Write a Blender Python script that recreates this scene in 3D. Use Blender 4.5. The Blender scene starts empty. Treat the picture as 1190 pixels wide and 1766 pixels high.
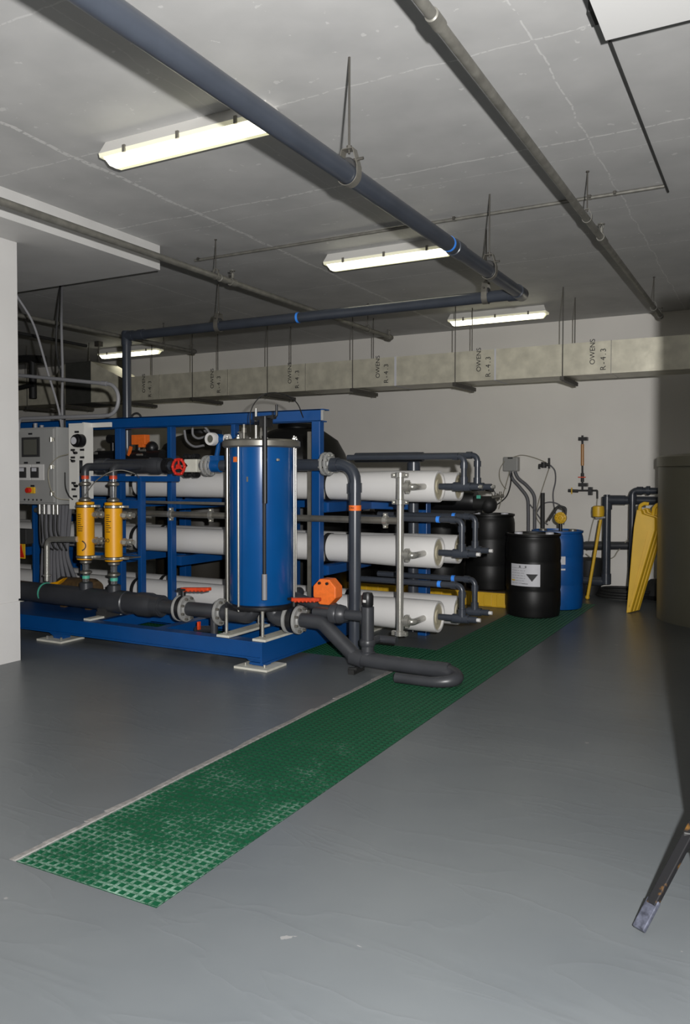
import bpy, bmesh, math, random
from mathutils import Vector, Matrix
random.seed(7)
S = bpy.context.scene
C = S.collection
PI = math.pi

# ------------------------------------------------------------------ camera
F_PX = 1391.2
PITCH, YAW, ROLL = math.radians(1.715), math.radians(28.356), math.radians(0.094)
CX, CY, CAM_H = 594.0, 864.0, 1.5
cy_, sy_ = math.cos(YAW), math.sin(YAW)
FW = Vector((-sy_*math.cos(PITCH), cy_*math.cos(PITCH), -math.sin(PITCH)))
_r = Vector((cy_, sy_, 0)); _u = _r.cross(FW)
RT = math.cos(ROLL)*_r + math.sin(ROLL)*_u
UP = -math.sin(ROLL)*_r + math.cos(ROLL)*_u
EYE = Vector((0, 0, CAM_H))
cam = bpy.data.cameras.new('camera')
co = bpy.data.objects.new('camera', cam); C.objects.link(co)
cam.sensor_fit = 'VERTICAL'; cam.sensor_height = 36.0; cam.sensor_width = 24.0
cam.lens = F_PX*36.0/1766.0
cam.shift_x = (595.0-CX)/1766.0
cam.shift_y = -(883.0-CY)/1766.0
cam.clip_start = 0.05; cam.clip_end = 60
M = Matrix((RT, UP, -FW)).transposed().to_4x4(); M.translation = EYE
co.matrix_world = M
S.camera = co

def P(x, y, ax, v):
    """world point seen at photo pixel (x, y) lying on the plane ax = v"""
    d = FW + RT*((x-CX)/F_PX) - UP*((y-CY)/F_PX)
    i = 'xyz'.index(ax); t = (v-EYE[i])/d[i]
    return EYE + d*t

# ------------------------------------------------------------------ light, world, exposure
S.view_settings.view_transform = 'Standard'; S.view_settings.look = 'None'
S.view_settings.gamma = 1.0; S.view_settings.exposure = 0.0
S.view_settings.use_curve_mapping = False
w = bpy.data.worlds.new('world'); S.world = w; w.use_nodes = True
w.node_tree.nodes['Background'].inputs[0].default_value = (0.5, 0.5, 0.46, 1)
w.node_tree.nodes['Background'].inputs[1].default_value = 0.02
fl = bpy.data.lights.new('camera_flash', 'SPOT')
fl.energy = 1600; fl.color = (1.0, 0.985, 0.97); fl.shadow_soft_size = 0.03
fl.spot_size = math.radians(128); fl.spot_blend = 0.75
flo = bpy.data.objects.new('camera_flash', fl); C.objects.link(flo)
flo.location = (0.22, 0.0, 1.65)
flo.rotation_euler = FW.to_track_quat('-Z', 'Y').to_euler()
FLUO = 5.0          # emission of the fluorescent lenses
S.cycles.max_bounces = 6; S.cycles.diffuse_bounces = 4; S.cycles.glossy_bounces = 3
S.cycles.sample_clamp_indirect = 4.0

# ------------------------------------------------------------------ materials
MATS = {}
def mat(name, col, rough=0.5, metal=0.0, vary=0.0, scale=6.0, bump=0.0, bscale=40.0, spec=0.5, col2=None, emit=0, ecol=None, alpha=None, trans=0, p=None):
    m = bpy.data.materials.new(name); m.use_nodes = True
    nt = m.node_tree; b = nt.nodes['Principled BSDF']
    b.inputs['Base Color'].default_value = (*col, 1); b.inputs['Roughness'].default_value = rough
    b.inputs['Metallic'].default_value = metal; b.inputs['Specular IOR Level'].default_value = spec
    tc = nt.nodes.new('ShaderNodeTexCoord')
    if vary or col2:
        n = nt.nodes.new('ShaderNodeTexNoise'); n.inputs['Scale'].default_value = scale; n.inputs['Detail'].default_value = 6
        nt.links.new(tc.outputs['Object'], n.inputs['Vector'])
        r = nt.nodes.new('ShaderNodeValToRGB')
        if col2 is None:
            a = [max(0, c*(1-vary)) for c in col]; z = [min(1, c*(1+vary)) for c in col]
            p0, p1 = 0.3, 0.7
        else:
            a, z = col, col2; p0, p1 = p or (0.45, 0.65)
        r.color_ramp.elements[0].position = p0; r.color_ramp.elements[1].position = p1
        r.color_ramp.elements[0].color = (*a, 1); r.color_ramp.elements[1].color = (*z, 1)
        nt.links.new(n.outputs['Fac'], r.inputs['Fac']); nt.links.new(r.outputs['Color'], b.inputs['Base Color'])
    if bump:
        n = nt.nodes.new('ShaderNodeTexNoise'); n.inputs['Scale'].default_value = bscale; n.inputs['Detail'].default_value = 4
        nt.links.new(tc.outputs['Object'], n.inputs['Vector'])
        bp = nt.nodes.new('ShaderNodeBump'); bp.inputs['Strength'].default_value = bump; bp.inputs['Distance'].default_value = 0.01
        nt.links.new(n.outputs['Fac'], bp.inputs['Height']); nt.links.new(bp.outputs['Normal'], b.inputs['Normal'])
    if emit:
        b.inputs['Emission Color'].default_value = (*(ecol or col), 1); b.inputs['Emission Strength'].default_value = emit
    if trans:
        b.inputs['Transmission Weight'].default_value = trans
    MATS[name] = m
    return m

def math_(nt, op, a, b=None, c=None):
    n = nt.nodes.new('ShaderNodeMath'); n.operation = op
    for i, v in enumerate((a, b, c)):
        if v is None: continue
        if isinstance(v, (int, float)): n.inputs[i].default_value = v
        else: nt.links.new(v, n.inputs[i])
    return n.outputs[0]

m_wall = mat('painted_wall', (0.72, 0.695, 0.65), 0.6, vary=0.04, scale=1.2, bump=0.05, bscale=25)
m_white = mat('white_paint', (0.60, 0.59, 0.575), 0.5, vary=0.03, scale=2)
m_pvc = mat('grey_blue_pvc', (0.036, 0.042, 0.054), 0.3, vary=0.12, scale=5)
m_pvcd = mat('dark_grey_pvc', (0.036, 0.038, 0.043), 0.38, vary=0.15, scale=6)
m_black = mat('black_plastic', (0.008, 0.008, 0.009), 0.4)
m_drum = mat('black_drum_plastic', (0.006, 0.006, 0.006), 0.45, vary=0.2, scale=8, spec=0.3)
m_rubber = mat('black_rubber', (0.012, 0.012, 0.012), 0.6)
m_steel = mat('stainless_steel', (0.46, 0.45, 0.41), 0.25, 0.7, vary=0.1, scale=12)
m_steeld = mat('dull_steel', (0.20, 0.19, 0.165), 0.4, 0.6, vary=0.15, scale=12)
m_galv = mat('galvanised_steel', (0.17, 0.165, 0.145), 0.5, 0.35, vary=0.25, scale=14)
m_rod = mat('threaded_rod_steel', (0.09, 0.085, 0.075), 0.5, 0.6)
m_blue = mat('blue_frame_paint', (0.0012, 0.054, 0.205), 0.38, vary=0.08, scale=4)
m_hblue = mat('blue_housing_paint', (0.0012, 0.066, 0.235), 0.27, vary=0.05, scale=4)
m_dblue = mat('blue_drum_plastic', (0.001, 0.07, 0.26), 0.4, vary=0.1, scale=6)
m_vessel = mat('white_fibreglass', (0.62, 0.61, 0.595), 0.3, vary=0.02, scale=3)
m_cap = mat('beige_end_plug', (0.42, 0.38, 0.27), 0.6, vary=0.15, scale=20)
m_red = mat('red_plastic', (0.55, 0.02, 0.01), 0.4)
m_redo = mat('orange_red_handle', (0.62, 0.055, 0.01), 0.45, vary=0.2, scale=25)
m_orange = mat('orange_paint', (0.80, 0.16, 0.02), 0.5, vary=0.1, scale=40)
m_yellow = mat('yellow_plastic', (0.66, 0.40, 0.02), 0.45, vary=0.06, scale=6)
m_ycyl = mat('yellow_orange_shell', (0.74, 0.34, 0.004), 0.42, vary=0.04, scale=6)
m_flange = mat('grey_plastic_flange', (0.27, 0.27, 0.26), 0.5, vary=0.08, scale=10)
m_cab = mat('grey_enamel', (0.30, 0.30, 0.29), 0.45, vary=0.03, scale=3)
m_panel = mat('white_polymer_panel', (0.66, 0.65, 0.61), 0.45)
m_cable = mat('grey_cable_jacket', (0.12, 0.12, 0.13), 0.5)
m_lcable = mat('light_grey_conduit', (0.22, 0.22, 0.23), 0.45)
m_clear = mat('clear_plastic_tube', (0.45, 0.46, 0.46), 0.12, trans=0.85)
m_tag = mat('paper_label', (0.55, 0.55, 0.58), 0.5)
m_ink = mat('black_ink', (0.012, 0.012, 0.014), 0.6)
m_bluetape = mat('blue_marking_tape', (0.04, 0.25, 0.85), 0.5)
m_teal = mat('teal_marking', (0.08, 0.42, 0.30), 0.5)
m_tank = mat('translucent_tan_tank', (0.30, 0.28, 0.21), 0.42, vary=0.05, scale=2)
m_foot = mat('off_white_pad', (0.55, 0.54, 0.47), 0.6, vary=0.08, scale=15)
m_glass = mat('grey_screen_glass', (0.10, 0.10, 0.085), 0.12)
m_amber = mat('amber_tube', (0.42, 0.20, 0.06), 0.3)
m_cord = mat('thin_tubing', (0.30, 0.28, 0.22), 0.4)
m_rust = mat('rusty_black_steel', (0.010, 0.010, 0.011), 0.5, 0.0, scale=16, spec=0.15, col2=(0.10, 0.05, 0.012), p=(0.60, 0.68))
m_brown = mat('brown_wrap', (0.075, 0.045, 0.018), 0.6, vary=0.4, scale=30)
m_darkbox = mat('dark_grey_box', (0.03, 0.03, 0.03), 0.6)
m_kerb = mat('bare_concrete_edge', (0.22, 0.21, 0.20), 0.8, vary=0.25, scale=30, bump=0.3, bscale=60)
m_pit = mat('trench_bottom', (0.002, 0.022, 0.010), 0.9)
m_fix = mat('fixture_body', (0.60, 0.59, 0.56), 0.5)

# ceiling: painted concrete with faint board seams
def ceiling_mat():
    m = mat('painted_concrete_ceiling', (0.50, 0.495, 0.49), 0.65)
    nt = m.node_tree; b = nt.nodes['Principled BSDF']
    tc = nt.nodes.new('ShaderNodeTexCoord'); sp = nt.nodes.new('ShaderNodeSeparateXYZ'); nt.links.new(tc.outputs['Object'], sp.inputs[0])
    n = nt.nodes.new('ShaderNodeTexNoise'); n.inputs['Scale'].default_value = 2.5; n.inputs['Detail'].default_value = 6
    nt.links.new(tc.outputs['Object'], n.inputs['Vector'])
    wob = math_(nt, 'MULTIPLY', math_(nt, 'SUBTRACT', n.outputs['Fac'], 0.5), 0.10)
    n2 = nt.nodes.new('ShaderNodeTexNoise'); n2.inputs['Scale'].default_value = 30; n2.inputs['Detail'].default_value = 3
    nt.links.new(tc.outputs['Object'], n2.inputs['Vector'])
    brk = math_(nt, 'GREATER_THAN', n2.outputs['Fac'], 0.44)
    tot = None
    def line(out, v, wd, s):
        nonlocal tot
        d = math_(nt, 'ABSOLUTE', math_(nt, 'SUBTRACT', math_(nt, 'ADD', out, wob), v))
        l = math_(nt, 'MULTIPLY', math_(nt, 'LESS_THAN', d, wd), s)
        tot = l if tot is None else math_(nt, 'MAXIMUM', tot, l)
    for v, wd, s in ((3.9, .006, .6), (5.17, .009, .8), (5.45, .005, .5), (6.6, .005, .5), (7.8, .008, .7), (9.1, .005, .4), (2.6, .006, .4)):
        line(sp.outputs['Y'], v, wd, s)
    for v, wd, s in ((-4.12, .018, .8), (-1.08, .005, .6), (-6.1, .012, .6), (-7.6, .012, .6), (-2.9, .004, .25), (-9.1, .012, .5)):
        line(sp.outputs['X'], v, wd, s)
    lf = math_(nt, 'MULTIPLY', tot, brk)
    r = nt.nodes.new('ShaderNodeValToRGB')
    r.color_ramp.elements[0].position = 0.3; r.color_ramp.elements[0].color = (0.40, 0.40, 0.395, 1)
    r.color_ramp.elements[1].position = 0.7; r.color_ramp.elements[1].color = (0.48, 0.478, 0.47, 1)
    nt.links.new(n.outputs['Fac'], r.inputs['Fac'])
    # chalky specks
    n3 = nt.nodes.new('ShaderNodeTexNoise'); n3.inputs['Scale'].default_value = 14; n3.inputs['Detail'].default_value = 5
    nt.links.new(tc.outputs['Object'], n3.inputs['Vector'])
    spk = math_(nt, 'MULTIPLY', math_(nt, 'GREATER_THAN', n3.outputs['Fac'], 0.70), 0.5)
    mx = nt.nodes.new('ShaderNodeMixRGB'); mx.inputs['Color2'].default_value = (0.66, 0.655, 0.64, 1)
    nt.links.new(math_(nt, 'MAXIMUM', lf, spk), mx.inputs['Fac']); nt.links.new(r.outputs['Color'], mx.inputs['Color1'])
    nt.links.new(mx.outputs[0], b.inputs['Base Color'])
    bp = nt.nodes.new('ShaderNodeBump'); bp.inputs['Strength'].default_value = 0.25; bp.inputs['Distance'].default_value = 0.01
    nt.links.new(math_(nt, 'ADD', lf, n.outputs['Fac']), bp.inputs['Height']); nt.links.new(bp.outputs['Normal'], b.inputs['Normal'])
    return m
m_ceil = ceiling_mat()

def floor_mat():
    m = mat('grey_floor_paint', (0.12, 0.13, 0.14), 0.36)
    nt = m.node_tree; b = nt.nodes['Principled BSDF']
    tc = nt.nodes.new('ShaderNodeTexCoord')
    n = nt.nodes.new('ShaderNodeTexNoise'); n.inputs['Scale'].default_value = 0.9; n.inputs['Detail'].default_value = 5
    nt.links.new(tc.outputs['Object'], n.inputs['Vector'])
    r = nt.nodes.new('ShaderNodeValToRGB')
    r.color_ramp.elements[0].position = 0.35; r.color_ramp.elements[0].color = (0.093, 0.103, 0.110, 1)
    r.color_ramp.elements[1].position = 0.68; r.color_ramp.elements[1].color = (0.116, 0.126, 0.131, 1)
    nt.links.new(n.outputs['Fac'], r.inputs['Fac'])
    n3 = nt.nodes.new('ShaderNodeTexNoise'); n3.inputs['Scale'].default_value = 9; n3.inputs['Detail'].default_value = 4
    nt.links.new(tc.outputs['Object'], n3.inputs['Vector'])
    spk = math_(nt, 'MULTIPLY', math_(nt, 'GREATER_THAN', n3.outputs['Fac'], 0.735), 0.5)
    mx = nt.nodes.new('ShaderNodeMixRGB'); mx.inputs['Color2'].default_value = (0.28, 0.27, 0.26, 1)
    nt.links.new(spk, mx.inputs['Fac']); nt.links.new(r.outputs['Color'], mx.inputs['Color1'])
    nt.links.new(mx.outputs[0], b.inputs['Base Color'])
    # long shallow trowel ripples
    mp = nt.nodes.new('ShaderNodeMapping'); mp.inputs['Scale'].default_value = (0.8, 2.4, 1); mp.inputs['Rotation'].default_value = (0, 0, 0.5)
    nt.links.new(tc.outputs['Object'], mp.inputs[0])
    n2 = nt.nodes.new('ShaderNodeTexNoise'); n2.inputs['Scale'].default_value = 1.6; n2.inputs['Detail'].default_value = 3; n2.inputs['Distortion'].default_value = 0.6
    nt.links.new(mp.outputs[0], n2.inputs['Vector'])
    ridge = math_(nt, 'POWER', math_(nt, 'SUBTRACT', 1.0, math_(nt, 'MULTIPLY', math_(nt, 'ABSOLUTE', math_(nt, 'SUBTRACT', n2.outputs['Fac'], 0.5)), 6.0)), 5.0)
    ridge = math_(nt, 'MAXIMUM', ridge, 0.0)
    bp = nt.nodes.new('ShaderNodeBump'); bp.inputs['Strength'].default_value = 0.11; bp.inputs['Distance'].default_value = 0.02
    nt.links.new(math_(nt, 'ADD', math_(nt, 'MULTIPLY', ridge, 0.25), n2.outputs['Fac']), bp.inputs['Height']); nt.links.new(bp.outputs['Normal'], b.inputs['Normal'])
    return m
m_floor = floor_mat()

def grate_mat():
    m = mat('green_fibreglass', (0.004, 0.075, 0.035), 0.55)
    nt = m.node_tree; b = nt.nodes['Principled BSDF']
    tc = nt.nodes.new('ShaderNodeTexCoord'); sp = nt.nodes.new('ShaderNodeSeparateXYZ'); nt.links.new(tc.outputs['Object'], sp.inputs[0])
    n = nt.nodes.new('ShaderNodeTexNoise'); n.inputs['Scale'].default_value = 3.2; n.inputs['Detail'].default_value = 9; n.inputs['Roughness'].default_value = 0.72
    nt.links.new(tc.outputs['Object'], n.inputs['Vector'])
    # dusty towards the open end of the walkway
    ramp = nt.nodes.new('ShaderNodeMapRange'); ramp.inputs[1].default_value = 2.0; ramp.inputs[2].default_value = 6.2
    ramp.inputs[3].default_value = 0.055; ramp.inputs[4].default_value = -0.17
    nt.links.new(sp.outputs['Y'], ramp.inputs[0])
    n2 = nt.nodes.new('ShaderNodeTexNoise'); n2.inputs['Scale'].default_value = 60; n2.inputs['Detail'].default_value = 6; n2.inputs['Roughness'].default_value = 0.75
    nt.links.new(tc.outputs['Object'], n2.inputs['Vector'])
    mixn = math_(nt, 'ADD', math_(nt, 'MULTIPLY', n.outputs['Fac'], 0.5), math_(nt, 'MULTIPLY', n2.outputs['Fac'], 0.5))
    f = math_(nt, 'ADD', mixn, ramp.outputs[0])
    ge = nt.nodes.new('ShaderNodeNewGeometry'); sn = nt.nodes.new('ShaderNodeSeparateXYZ'); nt.links.new(ge.outputs['Normal'], sn.inputs[0])
    f = math_(nt, 'MULTIPLY', f, math_(nt, 'GREATER_THAN', sn.outputs['Z'], 0.5))   # dust settles on the top faces only
    f = math_(nt, 'ADD', f, 0.03)
    r = nt.nodes.new('ShaderNodeValToRGB')
    r.color_ramp.elements[0].position = 0.53; r.color_ramp.elements[0].color = (0.0008, 0.048, 0.019, 1)
    r.color_ramp.elements[1].position = 0.70; r.color_ramp.elements[1].color = (0.19, 0.30, 0.24, 1)
    nt.links.new(f, r.inputs['Fac']); nt.links.new(r.outputs['Color'], b.inputs['Base Color'])
    return m
m_grate = grate_mat()

def duct_mat():
    m = mat('foil_faced_duct', (0.60, 0.57, 0.46), 0.38, 0.3, vary=0.16, scale=7, bump=0.12, bscale=14)
    return m
m_duct = duct_mat()
m_ductg = mat('grey_duct_tape_zone', (0.30, 0.30, 0.30), 0.4, 0.3, vary=0.12, scale=5)
m_ductd = mat('dark_duct_liner', (0.045, 0.045, 0.04), 0.6, vary=0.15, scale=9)
m_lens = mat('lit_fluorescent_lens', (0.8, 0.8, 0.7), 0.4, emit=FLUO, ecol=(1.0, 0.95, 0.72))
m_lensside = mat('dimmer_side_of_lens', (0.7, 0.69, 0.56), 0.4, emit=0.75, ecol=(1.0, 0.97, 0.60))
m_lensedge = mat('fluorescent_lens_rim', (0.7, 0.69, 0.56), 0.4, emit=0.25, ecol=(1.0, 0.95, 0.62))

# ------------------------------------------------------------------ mesh builder
class MB:
    def __init__(s): s.bm = bmesh.new()
    def verts(s, pts): return [s.bm.verts.new(p) for p in pts]
    def box(s, a, b):
        (x0, y0, z0), (x1, y1, z1) = a, b
        v = s.verts([(x0,y0,z0),(x1,y0,z0),(x1,y1,z0),(x0,y1,z0),(x0,y0,z1),(x1,y0,z1),(x1,y1,z1),(x0,y1,z1)])
        for f in ((0,3,2,1),(4,5,6,7),(0,1,5,4),(1,2,6,5),(2,3,7,6),(3,0,4,7)): s.bm.faces.new([v[i] for i in f])
        return s
    def hexa(s, p8):
        v = s.verts(p8)
        for f in ((0,3,2,1),(4,5,6,7),(0,1,5,4),(1,2,6,5),(2,3,7,6),(3,0,4,7)): s.bm.faces.new([v[i] for i in f])
        return s
    def cbox(s, c, sz): return s.box([c[i]-sz[i]/2 for i in range(3)], [c[i]+sz[i]/2 for i in range(3)])
    def obox(s, a, b, wdt, h, upv=(0,0,1)):
        """a bar from a to b, wdt wide and h high"""
        a, b = Vector(a), Vector(b); d = (b-a).normalized(); u = Vector(upv); r = d.cross(u).normalized(); u = r.cross(d).normalized()
        pts = []
        for q in (-1, 1):
            for p, sg in ((a, -1), (b, -1), (b, 1), (a, 1)): pts.append(p + r*sg*wdt/2 + u*q*h/2)
        v = s.verts(pts)
        for f in ((0,3,2,1),(4,5,6,7),(0,1,5,4),(1,2,6,5),(2,3,7,6),(3,0,4,7)): s.bm.faces.new([v[i] for i in f])
        return s
    def prism(s, pts, vec):
        vec = Vector(vec); a = s.verts(pts); b = s.verts([Vector(p)+vec for p in pts]); n = len(pts)
        s.bm.faces.new(a[::-1]); s.bm.faces.new(b)
        for i in range(n): s.bm.faces.new((a[i], a[(i+1)%n], b[(i+1)%n], b[i]))
        return s
    def lathe(s, prof, c, ax=(0,0,1), n=24, cap=True):
        """prof: (radius, height) list along ax from c"""
        c = Vector(c); ax = Vector(ax).normalized()
        t = Vector((1,0,0)) if abs(ax.x) < 0.8 else Vector((0,1,0))
        u = ax.cross(t).normalized(); v = ax.cross(u)
        rings = []
        for r, h in prof:
            if r <= 1e-6: rings.append([s.bm.verts.new(c+ax*h)])
            else: rings.append([s.bm.verts.new(c+ax*h+(u*math.cos(2*PI*k/n)+v*math.sin(2*PI*k/n))*r) for k in range(n)])
        for a, b in zip(rings, rings[1:]):
            for k in range(n):
                k2 = (k+1) % n
                if len(a) == 1 and len(b) == 1: continue
                if len(a) == 1: s.bm.faces.new((a[0], b[k], b[k2]))
                elif len(b) == 1: s.bm.faces.new((a[k2], a[k], b[0]))
                else: s.bm.faces.new((a[k], b[k], b[k2], a[k2]))
        if cap:
            if len(rings[0]) > 1: s.bm.faces.new(rings[0])
            if len(rings[-1]) > 1: s.bm.faces.new(rings[-1][::-1])
        return s
    def cyl(s, a, b, r, r2=None, n=16):
        a, b = Vector(a), Vector(b); d = b-a
        return s.lathe([(r, 0), (r if r2 is None else r2, d.length)], a, d, n)
    def sphere(s, c, r, n=16, m=8, sq=1.0):
        return s.lathe([(r*math.sin(PI*k/m), -r*sq*math.cos(PI*k/m)) for k in range(m+1)], c, (0,0,1), n)
    def tube(s, pts, r, bend=0.0, n=14, closed=False, seg=7, hollow=False):
        pts = [Vector(p) for p in pts]
        if bend > 0 and len(pts) > 2:
            out = [pts[0]]
            for i in range(1, len(pts)-1):
                p = pts[i]; a = (pts[i-1]-p); b = (pts[i+1]-p)
                la, lb = a.length, b.length; a.normalize(); b.normalize()
                ang = a.angle(b, PI)
                if ang > PI-0.02: out.append(p); continue
                tl = min(bend/math.tan(ang/2), la*0.49, lb*0.49)
                R = tl*math.tan(ang/2); bis = (a+b).normalized(); cc = p + bis*(R/math.sin(ang/2))
                v0 = (p+a*tl)-cc; v1 = (p+b*tl)-cc; tot = v0.angle(v1); axx = v0.cross(v1).normalized()
                for k in range(seg+1): out.append(cc + Matrix.Rotation(tot*k/seg, 3, axx) @ v0)
            out.append(pts[-1]); pts = out
        t0 = (pts[1]-pts[0]).normalized(); up = Vector((0,0,1)) if abs(t0.z) < .9 else Vector((1,0,0))
        nrm = (up - t0*up.dot(t0)).normalized(); rings = []; N = len(pts); prev = t0
        for i, p in enumerate(pts):
            if closed: t = (pts[(i+1)%N]-pts[i-1]).normalized()
            else: t = (pts[min(i+1,N-1)]-pts[max(i-1,0)]).normalized()
            ax = prev.cross(t)
            if ax.length > 1e-6: nrm = Matrix.Rotation(prev.angle(t), 3, ax.normalized()) @ nrm
            nrm = (nrm - t*nrm.dot(t)).normalized(); bn = t.cross(nrm); prev = t
            rr = r[i] if isinstance(r, (list, tuple)) else r
            rings.append([s.bm.verts.new(p+(nrm*math.cos(2*PI*k/n)+bn*math.sin(2*PI*k/n))*rr) for k in range(n)])
        rg = list(zip(rings, rings[1:])) + ([(rings[-1], rings[0])] if closed else [])
        for a, b in rg:
            for k in range(n): s.bm.faces.new((a[k], a[(k+1)%n], b[(k+1)%n], b[k]))
        if not closed:
            s.bm.faces.new(rings[0][::-1])
            if not hollow: s.bm.faces.new(rings[-1])
            else:
                inner = [s.bm.verts.new(rings[-1][k].co*0.82 + pts[-1]*0.18) for k in range(n)]
                deep = [s.bm.verts.new(v.co - prev*rr*1.6) for v in inner]
                for k in range(n):
                    s.bm.faces.new((rings[-1][k], rings[-1][(k+1)%n], inner[(k+1)%n], inner[k]))
                    s.bm.faces.new((inner[k], inner[(k+1)%n], deep[(k+1)%n], deep[k]))
                s.bm.faces.new(deep)
        return s
    def curve(s, pts, r, n=8, steps=8):
        """smooth Catmull-Rom tube through pts"""
        p = [Vector(q) for q in pts]; p = [p[0]*2-p[1]] + p + [p[-1]*2-p[-2]]; out = []
        for i in range(1, len(p)-2):
            for k in range(steps):
                t = k/steps; a, b, c, d = p[i-1], p[i], p[i+1], p[i+2]
                out.append(0.5*((2*b)+(c-a)*t+(2*a-5*b+4*c-d)*t*t+(3*b-a-3*c+d)*t**3))
        out.append(p[-2])
        return s.tube(out, r, n=n)
    def patch(s, c, r, a0, a1, z0, z1, th=0.002, n=12):
        c = Vector(c); o = []; i_ = []
        for k in range(n+1):
            a = a0+(a1-a0)*k/n; d = Vector((math.cos(a), math.sin(a), 0))
            o.append((s.bm.verts.new(c+d*(r+th)+Vector((0,0,z0))), s.bm.verts.new(c+d*(r+th)+Vector((0,0,z1)))))
            i_.append((s.bm.verts.new(c+d*(r-th)+Vector((0,0,z0))), s.bm.verts.new(c+d*(r-th)+Vector((0,0,z1)))))
        for k in range(n):
            s.bm.faces.new((o[k][0], o[k+1][0], o[k+1][1], o[k][1])); s.bm.faces.new((i_[k][0], i_[k][1], i_[k+1][1], i_[k+1][0]))
            s.bm.faces.new((o[k][1], o[k+1][1], i_[k+1][1], i_[k][1])); s.bm.faces.new((o[k][0], i_[k][0], i_[k+1][0], o[k+1][0]))
        for k in (0, n): s.bm.faces.new((o[k][0], o[k][1], i_[k][1], i_[k][0]))
        return s
    def flange(s, c, ax, r, th=0.022, nb=8, bolt=True):
        ax = Vector(ax).normalized(); c = Vector(c)
        s.lathe([(r*0.6, -th/2-.012), (r*0.66, -th/2), (r*.96, -th/2), (r, -th/2+.004), (r, th/2-.004), (r*.96, th/2), (r*0.66, th/2), (r*0.6, th/2+.012)], c, ax, 28)
        t = Vector((0,0,1)) if abs(ax.z) < .8 else Vector((1,0,0)); u = ax.cross(t).normalized(); v = ax.cross(u)
        return s
    def bolts(s, c, ax, r, nb=8, h=0.04, br=0.011):
        ax = Vector(ax).normalized(); c = Vector(c)
        t = Vector((0,0,1)) if abs(ax.z) < .8 else Vector((1,0,0)); u = ax.cross(t).normalized(); v = ax.cross(u)
        for k in range(nb):
            a = 2*PI*(k+.5)/nb; p = c+(u*math.cos(a)+v*math.sin(a))*r
            s.cyl(p-ax*h/2, p+ax*h/2, br, n=6)
        return s

def obj(name, mb, m, parent=None, smooth=True, bevel=0.0):
    bm = mb.bm
    bmesh.ops.recalc_face_normals(bm, faces=bm.faces[:])
    root = parent
    off = Vector((0,0,0)); q = parent
    while q is not None: off += Vector(q.location); q = q.parent
    if parent is None:
        zs = [v.co for v in bm.verts]
        off = Vector(((min(v.x for v in zs)+max(v.x for v in zs))/2, (min(v.y for v in zs)+max(v.y for v in zs))/2, min(v.z for v in zs)))
    if not (m in (m_floor, m_ceil, m_grate)): pass
    for v in bm.verts: v.co -= off
    me = bpy.data.meshes.new(name); bm.to_mesh(me); bm.free()
    me.materials.append(m)
    if smooth:
        for p in me.polygons: p.use_smooth = True
        me.set_sharp_from_angle(angle=math.radians(38))
    o = bpy.data.objects.new(name, me); C.objects.link(o)
    if parent is None: o.location = off
    else: o.parent = parent
    if bevel:
        b = o.modifiers.new('bevel', 'BEVEL'); b.width = bevel; b.segments = 2; b.limit_method = 'ANGLE'
    return o
def tag(o, label, cat, group=None):
    o['label'] = label; o['category'] = cat
    if group: o['group'] = group
    return o
def thing(name, label, cat, loc=(0,0,0), group=None):
    o = bpy.data.objects.new(name, None); C.objects.link(o); o.empty_display_size = 0.1
    o.location = loc
    return tag(o, label, cat, group)
def struct(name, mb, m, smooth=False, raw=True):
    bm = mb.bm; bmesh.ops.recalc_face_normals(bm, faces=bm.faces[:])
    me = bpy.data.meshes.new(name); bm.to_mesh(me); bm.free(); me.materials.append(m)
    o = bpy.data.objects.new(name, me); C.objects.link(o); o['kind'] = 'structure'
    return o
def kids(o): return [c for c in bpy.data.objects if c.parent == o]
def dup(root, delta, label=None, group=None):
    def cp(o, par):
        c = o.copy(); C.objects.link(c)
        if par is not None: c.parent = par
        for ch in list(kids(o)): cp(ch, c)
        return c
    r = cp(root, None); r.location = Vector(root.location)+Vector(delta)
    if label: r['label'] = label
    if group: r['group'] = group
    return r
def text(name, s, parent, loc, size, rot, m, spacing=1.0, ext=0.0008):
    cu = bpy.data.curves.new(name, 'FONT'); cu.body = s; cu.size = size; cu.extrude = ext; cu.align_x = 'LEFT'; cu.align_y = 'CENTER'
    cu.space_character = spacing
    t = bpy.data.objects.new(name+'_tmp', cu); C.objects.link(t)
    dg = bpy.context.evaluated_depsgraph_get(); me = bpy.data.meshes.new_from_object(t.evaluated_get(dg))
    C.objects.unlink(t); bpy.data.objects.remove(t)
    me.materials.clear(); me.materials.append(m)
    o = bpy.data.objects.new(name, me); C.objects.link(o)
    off = Vector((0,0,0)); q = parent
    while q is not None: off += Vector(q.location); q = q.parent
    o.parent = parent; o.location = Vector(loc)-off; o.rotation_euler = rot
    return o
def line_block(x0, z0, x1, z1, y, rows, seed=1):
    """rows of tiny print on a face looking towards -y"""
    rnd = random.Random(seed); mb = MB(); h = (z1-z0)/rows
    for i in range(rows):
        x = x0
        while x < x1:
            l = rnd.uniform(.15, .4)*(x1-x0)
            if rnd.random() < .8: mb.box((x, y-.001, z0+i*h+h*.3), (min(x+l*.8, x1), y, z0+i*h+h*.65))
            x += l
    return mb

ZC = 3.6; YB = 11.0
GX0, GX1, GY0, GY1 = -2.60, -1.885, 2.12, 9.75       # trench with green grating
BX0, BY0, BY1 = -6.6, 5.86, 6.5                      # side branch under the skid

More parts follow.
